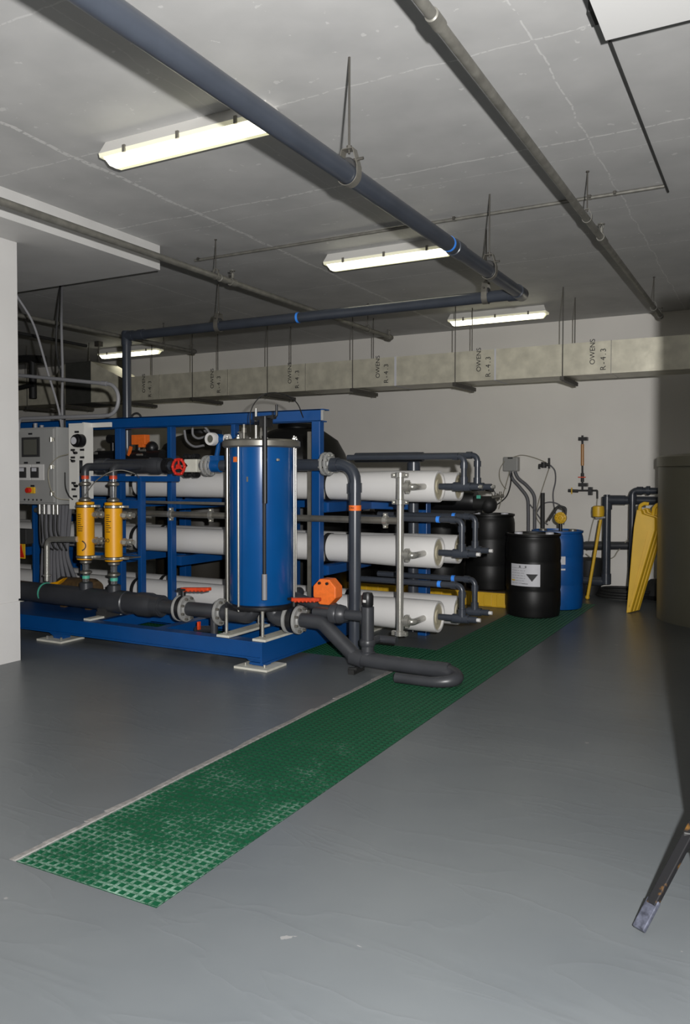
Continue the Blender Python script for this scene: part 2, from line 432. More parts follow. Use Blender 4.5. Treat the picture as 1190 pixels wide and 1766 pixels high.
# ------------------------------------------------------------------ room shell
fl_ = MB(); T = 0.3
for (x0, y0, x1, y1) in ((-14, -3, GX0, BY0), (-14, BY0, BX0, BY1), (-14, BY1, GX0, YB), (GX1, -3, 3.2, YB), (GX0, -3, GX1, GY0), (GX0, GY1, GX1, YB)):
    fl_.box((x0, y0, -T), (x1, y1, 0))
struct('floor', fl_, m_floor)
struct('trim_1', MB().box((GX0, GY0, -T), (GX1, GY1, -.05)).box((BX0, BY0, -T), (GX0, BY1, -.05)), m_pit)
kb = MB(); x = GY0
rk = random.Random(3)
while x < BY0-.02:                                                # rough pale mortar edge on the trench
    l = rk.uniform(.12, .3); e = min(x+l, BY0); a = .02+rk.random()*.022; b = .02+rk.random()*.022
    kb.hexa([(GX0-a, x, 0), (GX0, x, 0), (GX0, e, 0), (GX0-b, e, 0), (GX0-a, x, .003), (GX0, x, .006), (GX0, e, .006), (GX0-b, e, .003)]); x = e
struct('trim_2', kb, m_kerb)
struct('ceiling', MB().box((-14, -3, ZC), (3.2, YB, ZC+.2)), m_ceil)
struct('wall_back', MB().box((-14, YB, -.3), (3.2, YB+.2, ZC+.2)), m_wall)
struct('wall_right', MB().box((3.2, -3, -.3), (3.4, YB+.2, ZC+.2)), m_wall)
struct('wall_left', MB().box((-14.2, -3, -.3), (-14, YB+.2, ZC+.2)), m_wall)
struct('wall_front', MB().box((-14.2, -3.2, -.3), (3.4, -3, ZC+.2)), m_wall)
struct('trim_3', MB().box((-8.6, -3, 3.38), (-5.0, 5.72, ZC)), mat('painted_beam', (0.55, 0.545, 0.53), 0.6, vary=.05, scale=3, bump=.1, bscale=8))
# partition whose end face shows at the left edge
struct('wall_partition', MB().box((-5.62, -3, 0.505), (-5.434, 4.51, 3.38)).box((-5.62, -3, 0), (-5.434, 4.505, 0.485)).box((-5.61, -3, .48), (-5.444, 4.50, .51)), m_white)
struct('trim_4', MB().box((-0.705, 1.5, 3.42), (1.0, 3.72, ZC)), mat('white_ceiling_box', (0.62, 0.62, 0.61), 0.5))

# ------------------------------------------------------------------ floor grating
def grating(name, label, x0, y0, x1, y1, nx, ny, group=None):
    mb = MB(); bw = .014
    for i in range(nx+1):
        x = x0+(x1-x0)*i/nx; mb.box((max(x-bw/2, x0), y0, -.032), (min(x+bw/2, x1), y1, -.001))
    for j in range(ny+1):
        y = y0+(y1-y0)*j/ny; mb.box((x0, max(y-bw/2, y0), -.032), (x1, min(y+bw/2, y1), 0.0005))
    bm = mb.bm
    me = bpy.data.meshes.new(name); bmesh.ops.recalc_face_normals(bm, faces=bm.faces[:]); bm.to_mesh(me); bm.free(); me.materials.append(m_grate)
    o = bpy.data.objects.new(name, me); C.objects.link(o)
    return tag(o, label, 'grating', group)
g = .003
ys = [GY0+g, 3.30, 4.45, 5.30, 7.3, GY1-g]
lb = ['green floor grating panel at the near end, whitest with dust', 'dusty green floor grating panel second from the near end',
      'green floor grating panel between the dusty panels and the open pipe end', 'green floor grating panel beneath the grey floor pipe with the open end',
      'dark green floor grating panel that the front black drum stands on']
for i in range(5):
    y0, y1 = ys[i]+g*(i > 0), ys[i+1]-g*(i < 4)
    grating('floor_grating', lb[i], GX0+g, y0, GX1-g, y1, 18, round((y1-y0)/.0385), 'green floor grating panels')
grating('floor_grating', 'green floor grating panel running sideways under the blue skid', BX0+g, BY0+g, GX0-g, BY1-g, 100, 16, 'green floor grating panels')

# ------------------------------------------------------------------ fluorescent fixtures
LX = 1.27
def fixture():
    t = thing('light_fixture', 'lit fluorescent ceiling light nearest the camera, half behind the big dark pipe', 'ceiling light', (-3.16, 3.86, 3.5), 'fluorescent ceiling lights')
    x0, x1, y0, y1 = -3.16-LX/2, -3.16+LX/2, 3.86-.085, 3.86+.085
    h = MB()
    h.hexa([(x0, y0, 3.525), (x1, y0, 3.525), (x1, y1, 3.525), (x0, y1, 3.525), (x0+.03, y0+.03, ZC), (x1-.03, y0+.03, ZC), (x1-.03, y1-.03, ZC), (x0+.03, y1-.03, ZC)])
    obj('housing', h, m_fix, t, smooth=False)
    l = MB(); l.hexa([(x0+.06, y0+.035, 3.452), (x1-.06, y0+.035, 3.452), (x1-.06, y1-.075, 3.452), (x0+.06, y1-.075, 3.452), (x0+.03, y0+.012, 3.50), (x1-.03, y0+.012, 3.50), (x1-.03, y1-.075, 3.50), (x0+.03, y1-.075, 3.50)])
    l2 = MB().hexa([(x0+.06, y1-.075, 3.452), (x1-.06, y1-.075, 3.452), (x1-.06, y1-.035, 3.456), (x0+.06, y1-.035, 3.456), (x0+.03, y1-.075, 3.50), (x1-.03, y1-.075, 3.50), (x1-.03, y1-.012, 3.50), (x0+.03, y1-.012, 3.50)])
    obj('lens_far_side', l2, m_lensside, t, smooth=False)
    obj('lens', l, m_lens, t, smooth=False)
    r = MB(); r.hexa([(x0+.005, y0+.004, 3.50), (x1-.005, y0+.004, 3.50), (x1-.005, y1-.004, 3.50), (x0+.005, y1-.004, 3.50), (x0, y0, 3.525), (x1, y0, 3.525), (x1, y1, 3.525), (x0, y1, 3.525)])
    obj('lens_rim', r, m_lensedge, t, smooth=False)
    for q in (-.42, 0, .42):
        obj('clip', MB().cbox((-3.16+q, y0-.004, 3.515), (.02, .012, .045)), m_steeld, t, smooth=False)
    return t
f0 = fixture()
for (x, y, lb_) in ((-3.19, 6.74, 'lit fluorescent ceiling light in the middle, above the corner of the hung pipes'),
                    (-3.17, 9.92, 'lit fluorescent ceiling light nearest the back wall'),
                    (-9.33, 9.94, 'lit fluorescent ceiling light far left, behind the dark vertical pipe')):
    dup(f0, (x+3.16, y-3.86, 0), lb_)

# ------------------------------------------------------------------ overhead pipes
PX, PZ, PYE = -1.93, 3.03, 6.66
t = thing('overhead_pipe', 'large grey-blue pipe hung from the ceiling, turning and dropping behind the skid', 'pipe', (PX, 3.0, PZ))
obj('main_run', MB().tube([(PX, -2.9, PZ-.043), (PX, PYE, PZ)], .050, n=32), m_pvc, t)
mk = MB().lathe([(.050, -.07), (.057, -.065), (.057, .065), (.050, .07)], (PX, 5.15, PZ-.006), (0,1,0), 32); obj('coupling', mk, m_pvc, t)
mk = MB().lathe([(.058, -.11), (.058, .045), (.05, .06), (0, .062)], (PX, PYE, PZ), (0,1,0), 32); obj('elbow', mk.tube([(PX, PYE, PZ), (PX-.10, PYE, PZ)], .057, n=28), m_pvc, t)
obj('cross_run', MB().tube([(PX-.1, PYE, PZ), (-6.30, PYE, PZ)], .049, n=24), m_pvc, t)
obj('coupling', MB().tube([(-6.12, PYE, PZ), (-6.05, PYE, PZ)], .056, n=24), m_pvc, t)
obj('elbow', MB().lathe([(.056, -.10), (.056, .03), (.045, .055), (0, .056)], (-6.30, PYE, PZ), (0,0,1), 24).tube([(-6.3, PYE, PZ), (-6.20, PYE, PZ)], .056, n=24), m_pvc, t)
obj('drop_run', MB().tube([(-6.30, PYE, PZ), (-6.30, PYE, 1.70), (-6.30, 7.5, 1.70)], .048, bend=.12, n=24), m_pvc, t)
for c, ax, r in (((PX, 5.0, PZ-.007), (0,1,0), .0503), ((-4.10, PYE, PZ), (1,0,0), .0493), ((-6.3, PYE, 2.13), (0,0,1), .0483)):
    obj('blue_stripe', MB().lathe([(r, -.012), (r+.0012, -.012), (r+.0012, .012), (r, .012)], c, ax, 32), m_bluetape, t)

def hanger(x, y, z, r, ax, label, group, big=True):
    """clevis strap round the pipe with a threaded rod up to the ceiling; ax: pipe direction"""
    t = thing('pipe_hanger', label, 'pipe hanger', (x, y, z), group)
    wd = .05 if big else .022; a = Vector(ax); s_ = Vector((0,0,1)).cross(a)
    mb = MB(); n = 26; th = .004; top = r+(.075 if big else .035)
    loop = []
    for k in range(n+1):
        an = PI + PI*k/n; loop.append((math.cos(an)*(r+.006), math.sin(an)*(r+.006)))
    loop = loop + [(r+.006, r*.7), (.03 if big else .012, top), (-.03 if big else -.012, top), (-r-.006, r*.7), loop[0]]
    for (u0, v0), (u1, v1) in zip(loop, loop[1:]):
        p0 = Vector((x,y,z))+s_*u0+Vector((0,0,v0)); p1 = Vector((x,y,z))+s_*u1+Vector((0,0,v1))
        d = (p1-p0)
        if d.length < 1e-5: continue
        nn = a.cross(d.normalized())*th/2
        mb.hexa([p0-a*wd/2-nn, p1-a*wd/2-nn, p1-a*wd/2+nn, p0-a*wd/2+nn, p0+a*wd/2-nn, p1+a*wd/2-nn, p1+a*wd/2+nn, p0+a*wd/2+nn])
    obj('strap', mb, m_steeld if big else m_galv, t)
    obj('rod', MB().cyl((x,y,z+top-.02), (x,y,ZC), .006 if big else .0045, n=8), m_rod, t)
    if big:
        obj('cross_bolt', MB().cyl(Vector((x,y,z+r+.02))-s_*(r+.03), Vector((x,y,z+r+.02))+s_*(r+.03), .008, n=8), m_rod, t)
        obj('nut', MB().cyl((x,y,z+top), (x,y,z+top+.02), .014, n=6), m_rod, t)
        # dark disc standing in for the flash shadow above the pipe
        obj('shadow_disc', MB().lathe([(r*.8, -.03), (r*.88, -.024), (r*.88, .024), (r*.8, .03)], (x,y,z+r*.72), ax, 24), m_darkbox, t)
    else: obj('ceiling_washer', MB().cyl((x,y,ZC-.008), (x,y,ZC), .012, n=8), m_rod, t)
    return t
hg = 'clevis hangers of the large dark pipe'
hanger(PX, 3.62, PZ-.014, .050, (0,1,0), 'pipe hanger on the big dark pipe nearest the camera', hg)
hanger(PX, 5.84, PZ-.003, .050, (0,1,0), 'pipe hanger on the big dark pipe just before its corner', hg)
hanger(P(838,500,'y',PYE).x, PYE, PZ, .050, (1,0,0), 'pipe hanger on the cross pipe right beside the corner', hg)
hanger(P(377,560,'y',PYE).x, PYE, PZ, .050, (1,0,0), 'pipe hanger on the cross pipe above the white flowmeter head', hg)

def sprinkler(x, y0, y1, z, r, label, couplings, heads, rods, capend=True):
    t = thing('sprinkler_pipe', label, 'pipe', (x, (y0+y1)/2, z), 'galvanised sprinkler pipes')
    obj('run', MB().tube([(x, y0, z-.0045*(y1-y0)), (x, y1, z)], r, n=18), m_galv, t)
    for c in couplings: obj('coupling', MB().lathe([(r, -.05), (r*1.28, -.045), (r*1.28, .045), (r, .05)], (x, c, z-.0045*(y1-c)), (0,1,0), 18), m_galv, t)
    obj('end_cap', MB().lathe([(r*1.25, -.05), (r*1.25, .02), (r*.9, .04), (0, .04)], (x, y1, z), (0,1,0), 18), m_galv, t)
    for h in heads:
        hd = MB().lathe([(r*1.35, -.035), (r*1.35, .035)], (x, h, z-.0045*(y1-h)), (0,1,0), 18).cyl((x,h,z+r*.8), (x,h,z+r+.035), .014, n=10).cyl((x,h,z+r+.035), (x,h,z+r+.045), .006).cyl((x,h,z+r+.06), (x,h,z+r+.066), .026, n=14)
        hd.tube([(x-.012,h,z+r+.03), (x-.016,h,z+r+.05), (x-.004,h,z+r+.062)], .003, n=6).tube([(x+.012,h,z+r+.03), (x+.016,h,z+r+.05), (x+.004,h,z+r+.062)], .003, n=6)
        obj('sprinkler_head', hd, m_galv, t)
    return t
sprinkler(-1.195, -2.9, 9.62, 3.29, .0225, 'thick galvanised sprinkler pipe right of the big dark pipe', (2.95, 6.3), (6.22, 9.58), ())
sprinkler(-4.43, .5, 9.45, 3.29, .026, 'galvanised sprinkler pipe passing under the dropped white beam', (5.9,), (6.05, 9.40), ())
sprinkler(-7.46, 4.9, 9.25, 3.30, .026, 'galvanised sprinkler pipe at left, meeting the dark pipe corner', (), (9.2,), ())
sg = 'thin ring hangers of the sprinkler pipes'
for x, y, l in ((-1.195, 5.72, 'thin ring hanger midway on the right sprinkler pipe'), (-1.195, 9.04, 'thin ring hanger near the far end of the right sprinkler pipe'),
                (-4.43, 5.80, 'thin ring hanger on the middle sprinkler pipe beside the dropped beam'), (-4.43, 8.80, 'thin ring hanger at the far end of the middle sprinkler pipe'),
                (-7.46, 8.6, 'thin ring hanger on the left sprinkler pipe behind the cross pipe')):
    hanger(x, y, 3.28, .026, (0,1,0), l, sg, big=False)
# ceiling conduits
t = thing('ceiling_conduit', 'thin grey conduit clipped across the ceiling from side to side', 'conduit', (-2.9, 6.2, 3.58))
obj('run', MB().tube([(-5.0, 6.22, 3.583), (-.76, 6.22, 3.583)], .013, n=10), m_galv, t)
for x in (-4.95, -2.62, -2.35, -1.1, -1.28): obj('clip', MB().cbox((x, 6.22, 3.588), (.02, .05, .024)), m_rod, t, smooth=False)
t = thing('ceiling_conduit', 'conduit in painted shade running away along the ceiling at the upper right', 'conduit', (-.75, 3.2, 3.57))
obj('run', MB().tube([(-.745, 3.1, 3.575), (-.75, 6.35, 3.580)], .008, n=10), m_darkbox, t)  # shade on this conduit is put into its dark colour
obj('end_box', MB().cbox((-.745, 3.72, 3.565), (.05, .12, .07)), m_darkbox, t, smooth=False)

# ------------------------------------------------------------------ air duct along the back
DY0, DY1, DZ0, DZ1 = 9.12, 9.58, 2.63, 2.985
t = thing('air_duct', 'long foil-faced rectangular air duct hung in front of the back wall', 'duct', (-4.5, DY0, DZ0))
joints = [P(px, 620, 'y', DY0).x for px in (1185, 1054, 854, 682, 527, 393, 275)]
xs = [3.1] + joints[1:] + [-8.73]
for i in range(len(xs)-1):
    obj('duct_section', MB().box((xs[i+1]+.002, DY0, DZ0), (xs[i]-.002, DY1, DZ1)), m_duct, t, smooth=False)
    if i: 
        tw = (.004, .004, .010, .014, .004, .004, .004, .004)[i]
        sm = MB().box((xs[i]-tw, DY0-.003, DZ0-.003), (xs[i]+tw, DY1+.003, DZ1+.003))
        obj('joint_tape', sm, m_tag if tw > .005 else m_steel, t, smooth=False)
for px in (1022, 826, 652, 500, 366, 248):
    x = P(px, 620, 'y', DY0).x
    text('printed_text', 'OWENS', t, (x, DY0-.002, DZ0+.105), .078, (PI/2, -PI/2, 0), m_ink, 1.0)
    text('printed_text', 'R-4.3', t, (x+.115, DY0-.002, DZ0+.035), .085, (PI/2, -PI/2, 0), m_ink, 1.35)
# enlarged box with tapers at left
bx0, bx1 = -9.80, -9.26
obj('duct_taper', MB().hexa([(bx1, DY0-.1, DZ0), (-8.73, DY0, DZ0), (-8.73, DY1, DZ0), (bx1, DY1, DZ0), (bx1, DY0-.1, 3.25), (-8.73, DY0, DZ1), (-8.73, DY1, DZ1), (bx1, DY1, 3.25)]), m_duct, t, smooth=False)
obj('fan_box', MB().box((bx0, DY0-.1, DZ0-.01), (bx1, DY1, 3.26)), m_ductd, t, smooth=False)
obj('duct_taper', MB().hexa([(-10.13, DY0, DZ0), (bx0, DY0-.1, DZ0), (bx0, DY1, DZ0), (-10.13, DY1, DZ0), (-10.13, DY0, 3.1), (bx0, DY0-.1, 3.25), (bx0, DY1, 3.25), (-10.13, DY1, 3.1)]), m_duct, t, smooth=False)
obj('duct_section', MB().box((-13.5, DY0, DZ0+.02), (-10.13, DY1, 3.1)), m_duct, t, smooth=False)
for i, (x, l) in enumerate(((-.55, None), (-2.14, 'duct trapeze hanger nearest the right corner of the back wall'), (-3.40, 'duct trapeze hanger below the farthest ceiling light'),
                            (-4.77, 'duct trapeze hanger beside the middle sprinkler pipe end'), (-6.06, 'duct trapeze hanger above the tall blue filter housing'),
                            (-7.33, 'duct trapeze hanger left of the tall blue filter housing'), (-8.60, 'duct trapeze hanger beside the dark vertical pipe'),
                            (-9.95, 'duct trapeze hanger under the dark fan box'), (-10.7, 'duct trapeze hanger farthest left behind the hanging cables'))):
    if l is None: continue
    y0, y1 = DY0-.07, DY1+.06
    q = thing('duct_hanger', l, 'duct hanger', (x, (y0+y1)/2, DZ0), 'trapeze hangers of the air duct')
    obj('cross_bar', MB().box((x-.022, y0-.03, DZ0-.055), (x+.022, y1+.1, DZ0-.012)), m_rod, q, smooth=False)
    for y in (y0, y1): obj('rod', MB().cyl((x, y, DZ0-.07), (x, y, ZC), .006, n=8), m_rod, q)
# black pipes and small hung boxes at far left
t = thing('insulated_pipe', 'thick black insulated pipe at left, high under the ceiling', 'pipe', (-10.8, 9.0, 3.2))
obj('run', MB().tube([(-13.4, 8.7, 3.35), (-10.3, 8.7, 3.32), (-9.9, 8.7, 3.28)], .06, n=16), m_rubber, t)
obj('drop', MB().tube([(-10.15, 8.7, 3.33), (-10.15, 8.7, 2.7)], .055, n=16), m_rubber, t)
t = thing('insulated_pipe', 'black insulated pipe curving below the thick one at left', 'pipe', (-10.8, 8.9, 3.0))
obj('run', MB().curve([(-12.8, 8.6, 3.18), (-11.3, 8.6, 3.18), (-10.9, 8.6, 2.95), (-10.5, 8.6, 2.86), (-10.0, 8.6, 2.9)], .035, n=12), m_rubber, t)
t = thing('black_pipe', 'slender black pipe at left, just below the ceiling', 'pipe', (-8.0, 6.8, 3.2))
obj('run', MB().tube([(-7.98, 4.9, 3.2), (-7.98, 7.7, 3.2)], .02, n=12), m_rubber, t)
for j, (px, lab) in enumerate(((149, 'small dark anchor box on a hanging rod, left of two'), (166, 'small dark anchor box on a hanging rod, right of two'))):
    x = P(px, 580, 'y', 9.25).x
    q = thing('anchor_box', lab, 'bracket', (x, 9.3, 3.55), 'anchor boxes over the fan box')
    z = P(px, 577+j*15, 'y', 9.3).z
    obj('box', MB().cbox((x, 9.3, z), (.09, .09, .11)), m_rod, q, smooth=False)
    obj('rod', MB().cyl((x, 9.3, z), (x, 9.3, 3.26), .008, n=6), m_rod, q)
    obj('ceiling_rod', MB().cyl((x, 9.3, z), (x, 9.3, ZC), .008, n=6), m_rod, q)
# cables and conduits hanging at left
CYL = 5.75
t = tag(obj('hanging_cable', MB().curve([P(18,490,'y',5.2), P(30,512,'y',5.3), P(58,560,'y',5.45), P(82,640,'y',5.6), P(104,720,'y',5.7), P(110,800,'y',5.8)], .011, n=8), m_lcable), 'grey flexible cable curving from the left edge down to the control cabinet', 'cable')
tag(obj('hanging_cable', MB().curve([P(104,492,'z',ZC), P(101,520,'y',6.2), P(97,600,'y',6.2), P(108,660,'y',6.1), P(112,735,'y',6.0), P(113,800,'y',6.0)], .010, n=8), m_darkbox), 'dark cable hanging from the ceiling left of the light grey one', 'cable')
tag(obj('hanging_cable', MB().curve([P(107,492,'z',ZC), P(106,560,'y',6.0), P(108,640,'y',5.95), P(107,690,'y',5.9), P(108,760,'y',5.9), P(108,868,'y',5.9)], .013, n=8), m_lcable), 'straight light grey conduit hanging from the ceiling beside the control cabinet', 'cable')
t = thing('looped_conduit', 'grey conduit that loops round above the blue frame at left', 'conduit', P(110,690,'y',5.6))
obj('run', MB().tube([P(10,645,'y',5.6), P(205,664,'y',5.6), P(203,716,'y',5.6), P(120,719,'y',5.6), P(32,722,'y',5.6), P(32,745,'y',5.6)], .018, bend=.14, n=12), m_lcable, t)
obj('coupling', MB().cyl(P(176,661,'y',5.6), P(184,662,'y',5.6), .023), m_lcable, t)

# ------------------------------------------------------------------ blue skid frame
FY = 6.08                                           # front face of the upright frame
t = thing('skid_frame', 'bright blue steel frame carrying the white vessels, standing on pale foot pads', 'frame', (-5.5, 6.2, 0))
XL, XR = -8.4, -3.527
def chan(mb, a, b):                                  # channel section lying along x
    (x0, y0, z0), (x1, y1, z1) = a, b
    mb.box((x0, y0+.02, z0), (x1, y0+.035, z1)); mb.box((x0, y0, z0), (x1, y1, z0+.014)); mb.box((x0, y0, z1-.014), (x1, y1, z1)); return mb
obj('base_beam', MB().box((XL, 5.205, .075), (XR-.018, 5.225, .205)).box((XL, 5.19, .07), (XR-.018, 5.31, .084)).box((XL, 5.195, .192), (XR-.12, 5.31, .206)), m_blue, t, smooth=False)
obj('base_beam', MB().box((XR-.018, 5.188, .03), (XR, 7.2, .205)).box((XR-.12, 5.19, .028), (XR+.008, 7.2, .044)).box((XR-.12, 5.186, .1925), (XR+.002, 7.2, .2075)), m_blue, t, smooth=False)
for y in (6.02, 7.08): obj('base_beam', MB().box((XL, y, .075), (XR-.12, y+.02, .2)).box((XL, y, .19), (XR-.12, y+.14, .204)).box((XL, y, .07), (XR-.12, y+.14, .084)), m_blue, t, smooth=False)
for x in (-3.98, -4.75, -5.5, -6.55, -7.5): obj('cross_member', MB().box((x, 5.31, .08), (x+.1, 7.08, .19)), m_blue, t, smooth=False)
obj('deck_plate', MB().box((-6.9, 5.32, .19), (-5.55, 6.02, .199)), m_blue, t, smooth=False)
for x, y in ((XR-.06, 5.27), (-5.80, 5.27), (XR-.06, 7.12), (-5.8, 7.12), (-8.0, 5.27)):
    gus = MB().box((x-.055, y-.05, .014), (x+.055, y+.05, .08)).prism([(x-.055, y-.045, .03), (x-.16, y-.045, .08), (x-.055, y-.045, .08)], (0, .01, 0))
    obj('foot_block', gus, m_blue, t, smooth=False)
    pd = obj('foot_pad', MB().box((x-.16, y-.15, 0), (x+.15, y+.13, .016)), m_foot, t, smooth=False)
    for dx, dy in ((-.09, -.09), (.09, -.09)):
        obj('bolt', MB().cyl((x+dx, y+dy, .014), (x+dx, y+dy, .04), .010, n=6), m_steel, pd, smooth=False)
def post(p0, p1, y, z0, z1, d=.075):
    x0 = P(p0, 800, 'y', y).x; x1 = P(p1, 800, 'y', y+d).x
    obj('post', MB().box((x0, y, z0), (x1, y+d, z1)), m_blue, t, smooth=False, bevel=.006); return x0, x1
post(537, 559, FY, .2, 1.985); post(398, 413, FY, .2, 1.985); post(288, 304, FY, .2, 1.985); post(198, 217, FY, .2, 1.985); post(54, 67, FY, .2, 1.985)
obj('top_beam', MB().box((-8.4, FY, 1.985), (P(553, 710, 'y', FY).x, FY+.02, 2.088)).box((-8.4, FY, 2.08), (P(557, 710, 'y', FY).x, FY+.11, 2.09)).box((-8.4, FY, 1.98), (P(553, 710, 'y', FY).x, FY+.11, 1.99)), m_blue, t, smooth=False)
obj('end_bracket', MB().box((P(553,700,'y',FY).x, FY+.004, 1.99), (P(557,700,'y',FY).x, FY+.03, 2.079)), m_cab, t, smooth=False)
for x in (-3.0, -4.45, -5.88, -7.6): obj('rear_post', MB().box((x, 7.02, .2 if x < -3.1 else .0), (x+.09, 7.12, 1.27)), m_blue, t, smooth=False, bevel=.005)
obj('rear_rail', MB().box((-7.6, 7.02, 1.19), (-2.92, 7.08, 1.27)), m_blue, t, smooth=False)
VZ = (1.42, .862, .318)
for x in (-3.59, -4.46, -5.22, -5.9, -7.4):
    for z in VZ: obj('vessel_bearer', MB().box((x, FY+.1, z-.235), (x+.07, 7.02, z-.145)), m_blue, t, smooth=False)
for x in (-3.57,): 
    for z in VZ[:2]: obj('side_rail', MB().box((x+.05, FY+.1, z-.225), (x+.08, 7.02, z-.150)), m_blue, t, smooth=False)
# instrument sub-frame in front
SY = 5.80
xa, xb = P(138,900,'y',SY).x, P(237,900,'y',SY).x
for p0, p1, z1 in ((237, 252, P(245,822,'y',SY).z), (138, 153, P(150,822,'y',SY).z)):
    x0 = P(p0,900,'y',SY).x; x1 = P(p1,900,'y',SY+.07).x
    obj('front_post', MB().box((x0, SY, .2), (x1, SY+.07, z1)), m_blue, t, smooth=False, bevel=.005)
for (pl, pr, pt, pb) in ((112, 300, 821, 830), (140, 240, 862, 876), (140, 240, 955, 963)):
    obj('front_rail', MB().box((P(pl,830,'y',SY).x, SY+.005, P(200,pb,'y',SY).z), (P(pr,830,'y',SY).x, SY+.085, P(200,pt,'y',SY).z)), m_blue, t, smooth=False)
obj('shelf_plate', MB().box((P(140,970,'y',5.45).x, 5.45, .733), (P(243,970,'y',SY).x, SY, .742)), m_steeld, t, smooth=False)
# grey struts beside two posts
for p0, p1 in ((530, 536), (388, 394)):
    x0 = P(p0, 880, 'y', 6.15).x; x1 = P(p1, 880, 'y', 6.15).x
    obj('strut', MB().box((x0, 6.15, .25), (x1, 6.19, 1.9)), m_steeld, t, smooth=False)
obj('level_rail', MB().box((-6.0, 6.02, P(350,868,'y',6.02).z-.012), (-4.5, 6.06, P(350,868,'y',6.02).z+.012)), m_steeld, t, smooth=False)

# ------------------------------------------------------------------ pressure vessels
def vessel(y, z, x1, r, label, rear=False):
    t = thing('pressure_vessel', label, 'pressure vessel', (x1, y, z), 'white horizontal pressure vessels')
    prof = [(r*.975, 0), (r*.975, x1+8.3-.72), (r*1.05, x1+8.3-.42), (r*1.05, x1+8.3-.01), (r*1.03, x1+8.3), (r*.91, x1+8.3), (r*.90, x1+8.3-.05), (0, x1+8.3-.05)]
    obj('shell', MB().lathe(prof, (-8.3, y, z), (1,0,0), 40), m_vessel, t)
    plug = MB().lathe([(r*.885, -.06), (r*.885, -.018), (r*.5, -.014), (r*.45, -.004), (0, -.004)], (x1, y, z), (1,0,0), 32)
    obj('end_plug', plug, m_cap, t)
    obj('retaining_clip', MB().cbox((x1-.045, y-.03, z+r*.72), (.03, .05, .03)), m_black, t, smooth=False)
    for px in (569, 240, ):
        x = P(px, 840, 'y', 6.36).x
        s_ = MB().lathe([(r*.97, -.022), (r*1.015, -.022), (r*1.015, .022), (r*.97, .022)], (x, y, z), (1,0,0), 32, cap=False); obj('strap', s_, m_rubber, t)
        if not rear: obj('strap_buckle', MB().cbox((x, y-r*.98, z-r*.55), (.03, .02, .09)), m_steel, t, smooth=False)
    if not rear:
        xn = P(714, 840, 'y', 6.02).x
        nz = obj('side_port', MB().tube([(xn, y-r*.9, z), (xn, 6.02, z), (xn-.11, 6.02, z)], .026, bend=.03, n=14), m_steel, t)
        obj('coupling', MB().lathe([(.027, -.024), (.044, -.018), (.044, .018), (.027, .024)], (xn-.055, 6.02, z), (1,0,0), 18).cbox((xn-.055, 6.02, z+.045), (.03, .03, .018)).cbox((xn-.055, 6.02, z-.045), (.03, .03, .018)), m_steel, nz)
    return t
XE = -2.52
names = ('top', 'middle', 'bottom')
for i, z in enumerate(VZ):
    vessel(6.36, z, XE, .128, 'white horizontal pressure vessel, front one of the %s row' % names[i])
for i, z in enumerate(VZ):
    vessel(6.78, z-.005, XE+.02, .122, 'white horizontal pressure vessel behind the front one, %s row' % names[i], True)

# permeate pipes: port out of each plug, riser, header running back left
def permeate(y, zi, pr, ph, label, left, tapepx=None):
    z = VZ[zi]-.005*(y > 6.5); x1 = P(pr, 850, 'y', y).x; zt = P(pr, ph, 'y', y).z; r = .025
    t = thing('product_pipe', label, 'pipe', (x1, y, z), 'grey product water pipes')
    a = obj('port_pipe', MB().tube([(XE-.04, y, z), (x1+.13, y, z)], .027, n=14), m_pvc, t)
    obj('union', MB().lathe([(.027, -.05), (.038, -.045), (.038, .045), (.027, .05)], (XE+.17, y, z), (1,0,0), 16), m_pvc, t)
    obj('port_tip', MB().cyl((x1+.13, y, z), (x1+.16, y, z), .016), m_white if zi else m_steel, t)
    obj('riser', MB().tube([(x1, y, z), (x1, y, zt), (left, y, zt)], r, bend=.05, n=14), m_pvc, t)
    obj('tee', MB().cyl((x1-.06, y, z), (x1+.06, y, z), .036).cyl((x1, y, z), (x1, y, z+.08), .034), m_pvc, t)
    obj('elbow', MB().cyl((x1, y, zt-.10), (x1, y, zt-.05), .032).cyl((x1-.10, y, zt), (x1-.05, y, zt), .032), m_pvc, t)
    if tapepx:
        x = P(tapepx, ph, 'y', y).x
        obj('blue_tape', MB().lathe([(r+.001, -.015), (r+.003, -.015), (r+.003, .015), (r+.001, .015)], (x, y, zt), (1,0,0), 16, cap=False), m_bluetape, t)
    return t
rows = ('top', 'middle', 'bottom')
for i, (p1, p2, h1, h2, l1, l2) in enumerate(((800, 823, 787, 785, -3.4, -3.0), (797, 820, 897, 891, -3.3, -3.3), (798, 820, 1010, 1000, -3.3, -3.3))):
    permeate(6.36, i, p1, h1, 'grey plastic pipe rising from the front %s vessel end and running left' % rows[i], l1, (None, 756, 758)[i])
    permeate(6.78, i, p2, h2, 'grey plastic pipe rising from the rear %s vessel end and running left' % rows[i], l2, (None, 783, 782)[i])
t = thing('collector_pipe', 'thick dark grey vertical collector pipe behind the vessels, right of the blue end post', 'pipe', (-3.1, 7.3, 0))
zz = P(640,789,'y',6.9).z
obj('header', MB().tube([(-3.6, 6.9, zz), (-2.95, 6.9, zz)], .046, n=18).tube([(-2.95, 6.9, zz), (-2.9, 6.9, zz)], .045), m_pvc, t)
obj('vertical_run', MB().tube([(-3.02, 6.96, zz), (-3.02, 6.96, .05)], .05, n=18), m_pvc, t)
obj('collar', MB().cyl((-3.02, 6.96, zz-.16), (-3.02, 6.96, zz-.05), .062), m_pvc, t)

